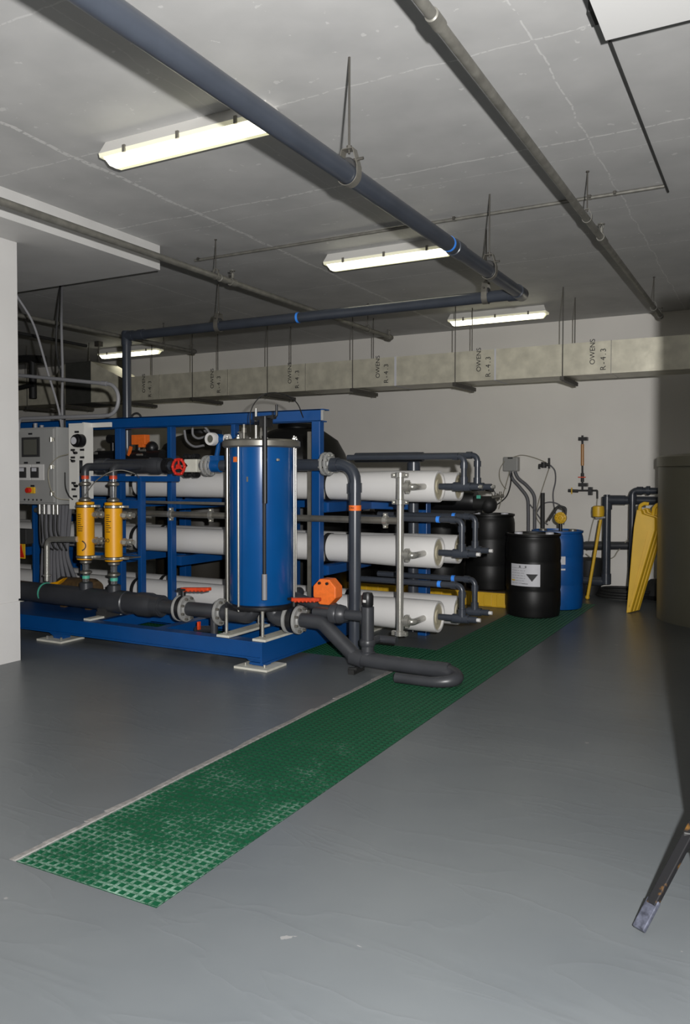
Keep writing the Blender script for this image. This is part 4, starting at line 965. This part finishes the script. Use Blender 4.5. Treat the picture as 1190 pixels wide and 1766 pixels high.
# white panel with gauge
WY = 5.72
def wx_(px): return P(px, 800, 'y', WY).x
def wz_(py): return P(130, py, 'y', WY).z
t = thing('gauge_panel', 'tall white plastic instrument panel with a round black gauge beside the control cabinet', 'panel', (wx_(132), WY, wz_(878)))
p_ = obj('panel', MB().box((wx_(119), WY, wz_(794)), (wx_(145)-.02, WY+.02, wz_(730))).box((wx_(119), WY, wz_(878)), (wx_(134), WY+.02, wz_(794))).box((wx_(145)-.02, WY, wz_(860)), (wx_(145), WY+.12, wz_(729))), m_panel, t, smooth=False)
obj('arm', MB().box((wx_(145), WY+.1, wz_(737)), (wx_(178), WY+.12, wz_(729))), m_panel, t, smooth=False)
gp = P(130, 760, 'y', WY-.05)
g_ = obj('gauge', MB().lathe([(.0, 0), (.055, 0), (.062, .01), (.062, .055), (.05, .06)], (gp.x, WY-.06, gp.z), (0,1,0), 24).cyl((gp.x+.03, WY-.055, gp.z), (gp.x+.03, WY+.0, gp.z), .065, n=24), m_black, t)
obj('gauge_face', MB().lathe([(0, -.002), (.036, -.002), (.036, .003)], (gp.x-.012, WY-.061, gp.z), (0,1,0), 20), m_tag, t)
for px, py in ((133, 745), (126, 776), (142, 776), (126, 789), (142, 789), (127, 833), (127, 844), (129, 856)):
    obj('name_plate', MB().box((wx_(px-3.6), WY-.004, wz_(py+1.8)), (wx_(px+3.6), WY, wz_(py-1.8))), m_ink, t, smooth=False)
for px, py in ((131, 781), (127, 795), (132, 838)):
    c_ = P(px, py, 'y', WY-.01); obj('needle_valve', MB().cyl((c_.x, WY-.035, c_.z), (c_.x, WY, c_.z), .013, n=10).cyl((c_.x-.02, WY-.03, c_.z+.015), (c_.x+.015, WY-.03, c_.z-.012), .006, n=6), m_black, t)
tag(obj('thin_tube', MB().curve([P(118,783,'y',5.5), P(98,790,'y',5.5), P(84,810,'y',5.5), P(86,838,'y',5.5), P(97,858,'y',5.5), P(120,862,'y',5.6)], .005, n=6), m_cord), 'thin clear tube looping across the control cabinet hinges', 'tube')
tag(obj('thin_tube', MB().curve([P(146,855,'y',5.4), P(165,830,'y',5.4), P(188,815,'y',5.4), P(210,811,'y',5.5), P(232,817,'y',5.6), P(240,824,'y',5.75)], .005, n=6), m_steel), 'thin shiny tube arching over the yellow cylinders', 'tube')
tag(obj('thin_tube', MB().curve([P(112,815,'y',5.7), P(113,840,'y',5.65), P(119,855,'y',5.65), P(126,862,'y',5.68)], .006, n=6), m_rubber), 'black tube curling beside the white panel', 'tube')

# ------------------------------------------------------------------ equipment behind the skid
def ptank(px, y, ptop, half, label, m):
    x = P(px, 800, 'y', y).x; zt = P(px, ptop, 'y', y).z
    t = thing('storage_tank', label, 'tank', (x, y, 0), 'dark domed tanks behind the skid')
    h = half
    obj('shell', MB().lathe([(h*.97, 0), (h, .03), (h, zt-.42), (h*.97, zt-.36), (h*.82, zt-.20), (h*.55, zt-.09), (h*.3, zt-.045), (0, zt-.04)], (x, y, 0), (0,0,1), 48), m, t)
    obj('lid', MB().lathe([(h*.36, zt-.08), (h*.38, zt-.05), (h*.38, zt-.01), (h*.34, zt), (0, zt)], (x, y, 0), (0,0,1), 36), m_black, t)
    return t
ptank(512, 8.25, 731, .60, 'dark domed storage tank right behind the filter housing', m_drum)
ptank(352, 8.35, 741, .62, 'dark brownish domed storage tank behind the white flowmeter head', mat('brown_black_tank', (0.022, 0.018, 0.012), 0.5))
# orange gear on a black pump
def pz(px, py, y): return P(px, py, 'y', y)
t = thing('control_valve', 'orange and black control valve seen between the blue posts under the top beam', 'valve', pz(242, 795, 6.7))
c_ = pz(241, 763, 6.7)
obj('orange_case', MB().box((pz(226,0,6.7).x, 6.66, pz(240,767,6.7).z), (pz(250,0,6.7).x, 6.74, pz(240,750,6.7).z)).box((pz(238,0,6.7).x, 6.66, pz(240,772,6.7).z), (pz(247,0,6.7).x, 6.76, pz(240,766,6.7).z)), m_orange, t, smooth=False, bevel=.006)
obj('orange_lever', MB().obox(pz(226,770,6.64), pz(222,786,6.64), .03, .02, (0,1,0)), m_orange, t, smooth=False)
obj('valve_body', MB().cyl(pz(222,790,6.72), pz(282,790,6.72), .09, n=20).cyl(pz(240,790,6.72), pz(240,768,6.72), .04).sphere(pz(262,772,6.74), .07), m_black, t)
obj('bolts', MB().bolts(pz(250,790,6.70), (1,0,0), .09, 8, .08, .012), m_steel, t)
t = thing('black_coupling', 'black piping with shiny bolts behind the first blue post from the left', 'pipe', pz(180, 790, 6.7))
obj('run', MB().cyl(pz(168,790,6.75), pz(222,790,6.75), .085, n=20).cyl(pz(188,757,6.75), pz(200,757,6.75), .05).cyl(pz(195,757,6.75), pz(195,790,6.75), .03), m_black, t)
obj('bolt_ring', MB().bolts(pz(172,788,6.7), (1,0,0), .08, 6, .06, .014), m_steel, t)
for i, pts in enumerate((((318,742),(322,760),(335,770),(352,768)), ((332,737),(333,750),(342,756),(357,752)), ((224,735),(228,717),(237,713),(243,720),(240,735)), ((352,735),(358,742),(362,748)))):
    lab = ('grey-blue hose hanging in a loop left of the flowmeter', 'grey-blue hose in the inner loop left of the flowmeter', 'dark cable loop standing above the top blue beam', 'short grey hose dropping to the flowmeter')[i]
    tag(obj('hose', MB().curve([P(a, b, 'y', 6.6) for a, b in pts], .012, n=8), m_lcable if i != 2 else m_darkbox), lab, 'hose')
# second rank of white vessels seen in the gaps
# drums on yellow pallets
def drum(x, y, z, label, m, lidm=None, caps=True, top_open=False):
    t = thing('plastic_drum', label, 'drum', (x, y, z), 'plastic drums')
    r = .292
    prof = [(r*.86, 0), (r*.95, .012), (r*.975, .05), (r*.985, .10), (r, .12), (r, .26), (r*.985, .275), (r*.985, .295), (r, .31), (r*1.0, .57), (r*.985, .585), (r*.985, .605), (r, .62), (r*.995, .78), (r*.97, .83), (r*.945, .845), (r*.945, .86), (r*.99, .868), (r*.99, .89), (r*.93, .893), (r*.92, .873), (0, .873)]
    obj('shell', MB().lathe(prof, (x, y, z), (0,0,1), 56), m, t)
    a = math.atan2(-y, -x)
    if caps:
        for q in (-.16, .17):
            obj('bung', MB().lathe([(.045, .87), (.045, .90), (.035, .905), (0, .905)], (x+q*math.cos(a+PI/2), y+q*math.sin(a+PI/2), z), (0,0,1), 18), m_tag if m is not m_dblue else m_steeld, t)
    return t
bp = P(919, 1068, 'z', 0); dirn = Vector((bp.x, bp.y, 0)).normalized(); bc = bp + dirn*.292
t = drum(bc.x, bc.y, 0.001, 'black plastic drum with a white hazard label, standing on the green grating', m_drum)
a = math.atan2(-bc.y, -bc.x); lc = a-math.radians(-0)
la0, la1 = a-math.radians(51), a+math.radians(14)
zl0, zl1 = P(905,1011,'y',bc.y-.28).z, P(905,973,'y',bc.y-.28).z
lb_ = obj('hazard_label', MB().patch((bc.x, bc.y, 0), .293, la0, la1, zl0, zl1, .0015, 16), m_tag, t)
rnd = random.Random(5); mb = MB(); W_ = la1-la0
for k in range(7):
    s0 = .05
    while s0 < .5:
        l = rnd.uniform(.04, .13)
        zz = zl0+(zl1-zl0)*(.12+.115*k)
        mb.patch((bc.x, bc.y, 0), .2955, la0+W_*s0, la0+W_*min(s0+l, .53), zz, zz+.0035, .0008, 3); s0 += l+.03
for s0, s1, h in ((.32,.38,.83), (.52,.57,.83), (.42,.62,.10)): mb.patch((bc.x, bc.y, 0), .2955, la0+W_*s0, la0+W_*s1, zl0+(zl1-zl0)*h, zl0+(zl1-zl0)*(h+(.10 if h > .5 else .03)), .0008, 3)
obj('label_print', mb, mat('grey_print', (.18,.18,.19), .6), lb_)
obj('yellow_print', MB().patch((bc.x, bc.y, 0), .2955, la0+W_*.03, la0+W_*.17, zl0+(zl1-zl0)*.22, zl0+(zl1-zl0)*.28, .0008, 4), m_yellow, lb_)
mb = MB()
for k in range(7):                                   # lower half of the corrosive diamond
    hw = .175*(1-k/7.0); mid = .745; zt = zl0+(zl1-zl0)*(.56-.045*k)
    mb.patch((bc.x, bc.y, 0), .2955, la0+W_*(mid-hw), la0+W_*(mid+hw), zt-(zl1-zl0)*.045, zt, .0008, 6)
obj('hazard_symbol', mb, m_ink, lb_)
# blue drum
by_ = 9.33; bx_ = P(961, 950, 'y', by_).x
t = drum(bx_, by_, 0.001, 'bright blue plastic drum behind the labelled black drum', m_dblue)
a = math.atan2(-by_, -bx_)
z0_, z1_ = P(975,967,'y',by_-.25).z, P(975,948,'y',by_-.25).z
obj('paper_label', MB().patch((bx_, by_, 0), .293, a-.25, a+.31, P(970,974,'y',by_-.28).z, P(970,960,'y',by_-.28).z, .0015, 8).patch((bx_, by_, 0), .293, a-.25, a+.31, P(970,984,'y',by_-.28).z, P(970,981,'y',by_-.28).z, .0015, 8), m_tag, t)
# pallets
def pallet(x0, y0, x1, y1, label):
    t = thing('spill_pallet', label, 'pallet', ((x0+x1)/2, (y0+y1)/2, 0), 'yellow spill pallets')
    mb = MB().box((x0, y0, 0), (x1, y1, .165)); n = 8
    for k in range(n):
        xx = x0+(x1-x0)*(k+.5)/n; mb.box((xx-.05, y0-.012, .01), (xx+.05, y0, .15))
    obj('tub', mb, m_yellow, t, smooth=False, bevel=.008)
    obj('deck_grid', MB().box((x0+.03, y0+.03, .163), (x1-.03, y1-.03, .172)), m_brown, t, smooth=False)  # brown instead of yellow: the dark around the drums is painted in
    return t
pallet(-3.95, 8.97, -2.72, 10.3, 'yellow spill pallet under the tall black drums')
pallet(-5.3, 8.97, -4.0, 10.3, 'yellow spill pallet half hidden behind the white vessels')
x2 = P(845, 950, 'y', 9.32).x
drum(x2, 9.32, .172, 'black plastic drum on the yellow pallet nearest the labelled drum', m_drum)
drum(x2-.62, 9.34, .172, 'black plastic drum on the yellow pallet, second from the right', m_drum)
drum(x2-1.24, 9.34, .172, 'black plastic drum partly behind the upright steel pipe', m_drum)
drum(x2-1.86, 9.34, .172, 'black plastic drum farthest left on the yellow pallets', m_drum)
# black pump set lying on the drums
t = thing('pump_unit', 'black pump unit with a green sticker lying on top of the black drums', 'pump', (-3.6, 9.3, 1.08))
x9 = pz(820, 860, 9.2).x
obj('motor', MB().lathe([(.0, 0), (.12, .01), (.135, .05), (.135, 1.0), (.10, 1.08), (.10, 1.2), (.0, 1.22)], (x9, 9.25, 1.215), (-1,0,0), 24), m_black, t)
obj('base', MB().box((x9-1.3, 9.12, 1.068), (x9+.02, 9.40, 1.10)).box((x9-.8, 9.18, 1.10), (x9-.1, 9.32, 1.16)), m_rubber, t, smooth=False)
obj('pump_head', MB().cyl((x9-.02, 9.22, 1.19), (x9+.20, 9.22, 1.19), .085, n=20).sphere((x9+.16, 9.22, 1.17), .10), m_rubber, t)
c_ = pz(825, 857, 9.1); obj('green_sticker', MB().cbox((c_.x, 9.108, c_.z), (.05, .006, .04)), m_teal, t, smooth=False)
obj('end_fitting', MB().cyl((x9+.2, 9.22, 1.26), (x9+.34, 9.22, 1.28), .02).cyl((x9+.3, 9.22, 1.24), (x9+.3, 9.22, 1.33), .014), m_steeld, t)
# small fittings on the second yellow drum pump
tag(obj('sample_tap', MB().cyl(pz(838,843,9.3), pz(851,845,9.3), .028).cyl(pz(843,836,9.3), pz(843,846,9.3), .018).tube([pz(851,845,9.3), pz(854,850,9.3), pz(851,872,9.3)], .007, n=8), m_darkbox), 'small dark sample tap above the pump unit', 'tap')
# yellow drum pump on the blue drum
t = thing('drum_pump', 'yellow knobbly pump head with a bent black tube on the blue drum', 'pump', pz(967, 912, 9.5))
c_ = pz(967, 893, 9.5)
def knob(mb, c, r, seed):
    mb.lathe([(r*.7, -.03), (r, -.02), (r, .02), (r*.7, .03), (0, .03)], c, (0,1,0), 20)
    for k in range(9):
        a = 2*PI*k/9; mb.sphere((c.x+r*.68*math.cos(a), c.y-.03, c.z+r*.68*math.sin(a)), r*.22, 8, 5)
    mb.sphere((c.x, c.y-.03, c.z), r*.3, 10, 6); return mb
obj('head', knob(MB(), c_, .068, 1), m_yellow, t)
obj('neck', MB().cyl((c_.x, c_.y, c_.z-.06), (c_.x, c_.y, .875), .02), m_black, t)
obj('tube', MB().tube([pz(946,898,9.5), pz(963,872,9.5), pz(976,876,9.5), pz(975,888,9.5)], .014, bend=.03, n=10), m_darkbox, t)
# pole pump at right
pa = P(1013, 1034, 'z', 0.0); pb = P(1036, 896, 'y', 10.12)
t = thing('yellow_pole', 'yellow pole with a round yellow head leaning beside the dark pipes', 'pole', pa)
obj('shaft', MB().cyl(pa+Vector((0,0,.02)), pb, .019, n=12).sphere(pa+Vector((0,0,.028)), .028, 10, 6), m_yellow, t)
hc = P(1032, 882, 'y', 10.12)
obj('head', MB().lathe([(.05, -.07), (.068, -.06), (.072, 0), (.068, .06), (.05, .07), (0, .07)], hc, (0,0,1), 20), m_yellow, t)
obj('black_clip', MB().obox(P(1027,893,'y',10.1), P(1044,892,'y',10.12), .06, .02), m_black, t, smooth=False)

# ------------------------------------------------------------------ back wall fittings
WB = YB-.06
def wp(px, py, o=0): return P(px, py, 'y', WB-o)
t = thing('wall_box', 'grey electrical box fixed on the back wall with two conduits below', 'electrical box', wp(882, 813))
a, b = wp(869, 813), wp(895, 788)
obj('case', MB().box((a.x, WB-.06, a.z), (b.x, YB, b.z)), m_cab, t, smooth=False, bevel=.015)
c_ = wp(880, 790, .06); obj('dark_label', MB().cbox((c_.x, WB-.062, c_.z), (.07, .006, .018)), m_ink, t, smooth=False)
for q, pts in enumerate((((880,813),(884,826),(896,840),(909,858),(911,880),(911,925)), ((888,813),(894,825),(909,838),(921,855),(922,880),(922,925)))):
    obj('conduit', MB().curve([wp(x, y, .03) for x, y in pts], .024, n=10), m_cable, t)
tag(obj('wall_tap', MB().cyl(wp(929,803), wp(948,801), .022).cyl(wp(938,797), wp(938,807), .036).cyl(wp(947,790), wp(947,808), .015).tube([wp(930,803), wp(930,809)], .016).tube([wp(938,801), wp(938,801)+Vector((0,.07,0))], .015), m_darkbox), 'small dark tap on the back wall right of the grey electrical box', 'tap')
t = thing('wall_flow_gauge', 'upright amber tube flow gauge with dark fittings on the back wall', 'flow gauge', wp(1004, 850))
obj('tube', MB().cyl(wp(1004.5,803), wp(1004.5,766), .021, n=16), m_amber, t)
obj('stem', MB().cyl(wp(1004.5,846), wp(1004.5,802), .013).cyl(wp(1004.5,766), wp(1004.5,751), .014).cyl(wp(1004.5,831), wp(1004.5,816), .022), m_darkbox, t)
for py in (757, 836): obj('wall_clip', MB().box((wp(998,py).x, WB-.03, wp(1004,py+3).z), (wp(1013,py).x, YB, wp(1004,py-3).z)), m_black, t, smooth=False)
obj('cross_pipe', MB().tube([wp(980,846), wp(1030,846), wp(1030,860)], .013, bend=.01, n=10).cyl(wp(980,846), wp(997,847), .022), m_darkbox, t)
obj('wall_clip', MB().box((wp(1015,846).x, WB-.03, wp(1015,854).z), (wp(1021,846).x, YB, wp(1015,840).z)), m_black, t, smooth=False)
obj('handle', MB().obox(wp(997,823,.02), wp(1010,823,.02), .02, .014), m_redo, t, smooth=False)
obj('handle', MB().obox(wp(986,841,.02), wp(986,852,.02), .016, .012, (0,1,0)), m_yellow, t, smooth=False)
tag(obj('wall_pipe_stub', MB().cyl(wp(936,930,.2), wp(936,850,.2), .028), m_darkbox), 'short dark upright pipe against the back wall behind the drums', 'pipe')
for i, (pts, m_, lab) in enumerate((
    (((883,789),(900,785),(920,789),(941,797)), m_cord, 'thin tube arching from the grey wall box to the wall tap'),
    (((870,795),(862,810),(862,826),(868,838),(873,843)), m_cord, 'thin tube looping left of the grey wall box'),
    (((879,813),(873,835),(866,858),(860,878)), m_cord, 'thin pale tube running from the grey wall box down to the black drum'),
    (((882,815),(880,838),(872,858),(852,873),(838,876)), m_rubber, 'thin black tube running from the grey wall box to the pump unit'),
    (((949,802),(957,812),(958,830),(954,850),(955,870),(959,890)), m_cable, 'grey tube hanging from the wall tap down behind the blue drum'),
    (((947,808),(938,835),(929,865),(925,890),(933,905)), m_cord, 'thin pale tube from the wall tap behind the upright stub'),
    (((912,868),(922,880),(934,897),(945,905)), m_cable, 'thin grey tube crossing behind the conduits'),
    (((925,885),(935,870),(950,866),(965,871),(975,885),(972,905)), m_cable, 'grey tube arching behind the yellow drum pump'),
    (((1030,860),(1028,880),(1020,910),(1012,950)), m_cord, 'thin tube hanging from the amber gauge fitting towards the floor'),
    (((1010,955),(1022,963),(1040,966),(1058,961),(1066,950),(1085,928)), m_cord, 'thin tube sagging between the dark pipes'))):
    oo = .22 if i == 9 else .05+.02*(i % 3)
    tag(obj('thin_tube', MB().curve([wp(x, y, oo) for x, y in pts], .006 if m_ is m_cord else .009, n=6), m_), lab, 'tube')
# big dark pipes by the wall
QY = 10.40
t = thing('wall_pipe', 'dark grey upright pipe with a branch running right along the back wall', 'pipe', P(1047, 1003, 'y', QY))
u0, u1 = P(1047, 862, 'y', QY), P(1047, 1003, 'y', QY)
rr = P(1136, 862, 'y', QY)
obj('run', MB().tube([(u0.x+1.2, QY, u0.z), (u0.x, QY, u0.z), (u0.x, QY, u1.z), (u0.x-.35, QY, u1.z)], .05, bend=.06, n=20), m_pvc, t)
obj('tee', MB().cyl((u0.x, QY, u0.z-.12), (u0.x, QY, u0.z+.04), .062, n=20).cyl((u0.x+.02, QY, u0.z), (u0.x+.22, QY, u0.z), .060, n=20).cyl((u0.x, QY, u0.z+.04), (u0.x, QY, u0.z+.065), .035), m_pvc, t)
obj('elbow', MB().cyl((u0.x, QY, u1.z-.03), (u0.x, QY, u1.z+.10), .06, n=20).cyl((u0.x-.2, QY, u1.z), (u0.x-.05, QY, u1.z), .06), m_pvc, t)
t = thing('wall_pipe', 'slimmer dark upright pipe just behind the leaning yellow ramps', 'pipe', P(1090, 1000, 'y', 10.22))
u0, u1 = P(1091, 846, 'y', 10.22), P(1091, 1010, 'y', 10.22)
obj('run', MB().tube([(u0.x+1.1, 10.22, u0.z), (u0.x, 10.22, u0.z), (u0.x, 10.22, .0)], .038, bend=.05, n=18), m_pvc, t)
obj('socket', MB().cyl((u0.x, 10.22, u0.z-.13), (u0.x, 10.22, u0.z-.05), .048), m_pvc, t)
obj('socket', MB().cyl((u0.x+.05, 10.22, u0.z), (u0.x+.12, 10.22, u0.z), .048), m_pvc, t)
obj('coupling', MB().cyl(P(1115,846,'y',10.22), P(1121,846,'y',10.22), .055), m_pvc, t)
tag(obj('wall_pipe', MB().tube([P(1000,941,'y',10.75), P(1160,941,'y',10.75)], .052, n=18).cyl(P(1010,941,'y',10.75), P(1040,941,'y',10.75), .058), m_pvcd), 'dark horizontal pipe low along the back wall', 'pipe')
# clutter at the wall foot
cc = P(1085, 1022, 'z', 0)
mb = MB()
for k in range(3):
    cx_, cyy = cc.x+.02*k, 10.45
    mb.tube([(cx_+.30*math.cos(2*PI*j/24), cyy+.22*math.sin(2*PI*j/24), .03+.035*k) for j in range(24)], .02, closed=True, n=8)
tag(obj('coiled_hose', mb, m_rubber), 'black hose coiled on the floor at the foot of the back wall', 'hose')
e0 = P(1005, 1000, 'y', 10.2)
tag(obj('black_bin', MB().lathe([(.13, 0), (.17, .35), (.175, .44), (.15, .46), (0, .46)], (P(1014,1000,'y',10.5).x, 10.62, 0), (0,0,1), 20), m_rubber), 'small black bin on the floor right of the blue drum', 'bin')
tag(obj('black_bag', MB().lathe([(.15, 0), (.20, .06), (.18, .16), (.10, .24), (0, .25)], (P(1135,1015,'y',10.5).x, 10.55, 0), (0,0,1), 18), m_rubber), 'black bag on the floor behind the yellow ramps', 'bag')
tag(obj('paper_scrap', MB().cbox((P(1030,1022,'z',0).x, P(1030,1022,'z',0).y-.05, .012), (.10, .05, .022)), m_white, smooth=False), 'small white scrap on the floor near the yellow pole', 'scrap')
# leaning yellow ramps
def ramp(y0, d, shift, label, hook):
    def q(px, py): return P(px+shift, py, 'y', y0)
    t = thing('yellow_ramp', label, 'ramp', q(1084, 1054), 'yellow plastic ramps leaning in a stack')
    pts = [q(1080,1055), q(1087,1054), q(1100,1010), q(1129,912), q(1129,891), q(1107,884), q(1105,878), q(1098,877), q(1093,905)]
    low = min(p.z for p in pts)
    pts = [Vector((p.x, p.y, p.z-low)) for p in pts]
    obj('body', MB().prism(pts, (0.02, d, 0)), m_yellow, t, smooth=False, bevel=.006)
    for k in (.35, .7):
        a = pts[1].lerp(pts[0], k*.6); b = pts[3].lerp(pts[8], k*.5)
        obj('rib', MB().obox(a+Vector((0,-.004,.06)), b+Vector((0,-.004,-.03)), .012, .010, (0,1,0)), m_yellow, t, smooth=False)
    a = pts[6 if hook == 0 else 4]
    hk = [a+Vector((-.02,.03,-.05)), a+Vector((-.01,.03,.05)), a+Vector((.03,.03,.075)), a+Vector((.08,.03,.07))] if hook == 0 else [a+Vector((-.06,.03,-.02)), a+Vector((-.05,.03,.09)), a+Vector((-.02,.03,.13)), a+Vector((.03,.03,.14))]
    obj('hook', MB().tube(hk, .020, bend=.03, n=8), m_yellow, t)
    return t
ramp(9.30, .05, 0, 'front yellow plastic ramp leaning in the stack, hooked at its upper left', 0)
ramp(9.38, .045, 6, 'middle yellow plastic ramp of the leaning stack', 1)
ramp(9.46, .045, 12, 'rear yellow plastic ramp of the leaning stack, mostly in shadow', 1)
# tan tank at right
t = thing('round_tank', 'tall tan translucent round tank at the right edge', 'tank', (-.42, 9.34, 0))
tc_ = (-.42, 9.34, 0); r = .74
obj('shell', MB().lathe([(r, 0), (r, 1.62)], tc_, (0,0,1), 72), m_tank, t)
obj('lid', MB().lathe([(r+.004, 1.61), (r+.015, 1.615), (r+.015, 1.715), (r-.01, 1.73), (.5, 1.75), (0, 1.76)], tc_, (0,0,1), 72), m_tank, t)

# ------------------------------------------------------------------ black stand at the right, mostly outside the picture
t = thing('equipment_stand', 'black stand with a paint-spattered slanting leg and bare metal foot at lower right', 'stand', (0, 3.3, 0))
obj('cabinet', MB().box((-.245, 3.1, .06), (.75, 3.45, 2.25)), m_black, t, smooth=False, bevel=.01)  # unseen body, placed and sized to cast the flash shadow at right
for x in (-.2, .7): obj('caster', MB().cyl((x-.02, 3.25, .03), (x+.02, 3.25, .03), .03), m_rubber, t)
f0_ = P(1104, 1598, 'z', .02); f1_ = P(1222, 1376, 'y', 3.08)
d_ = (f1_-f0_).normalized()
obj('leg', MB().obox(f0_+d_*.08, f1_, .036, .022), m_rust, t, smooth=False, bevel=.004)
obj('foot', MB().obox(f0_-d_*.01, f0_+d_*.10, .046, .016), mat('zinc_foot', (.07,.075,.10), .3, .4, vary=.5, scale=60), t, smooth=False, bevel=.004)
kk = f0_.lerp(f1_, .66); obj('hinge_plate', MB().cbox(kk+Vector((.02,.02,0)), (.06,.04,.05)), m_rubber, t, smooth=False, bevel=.004)
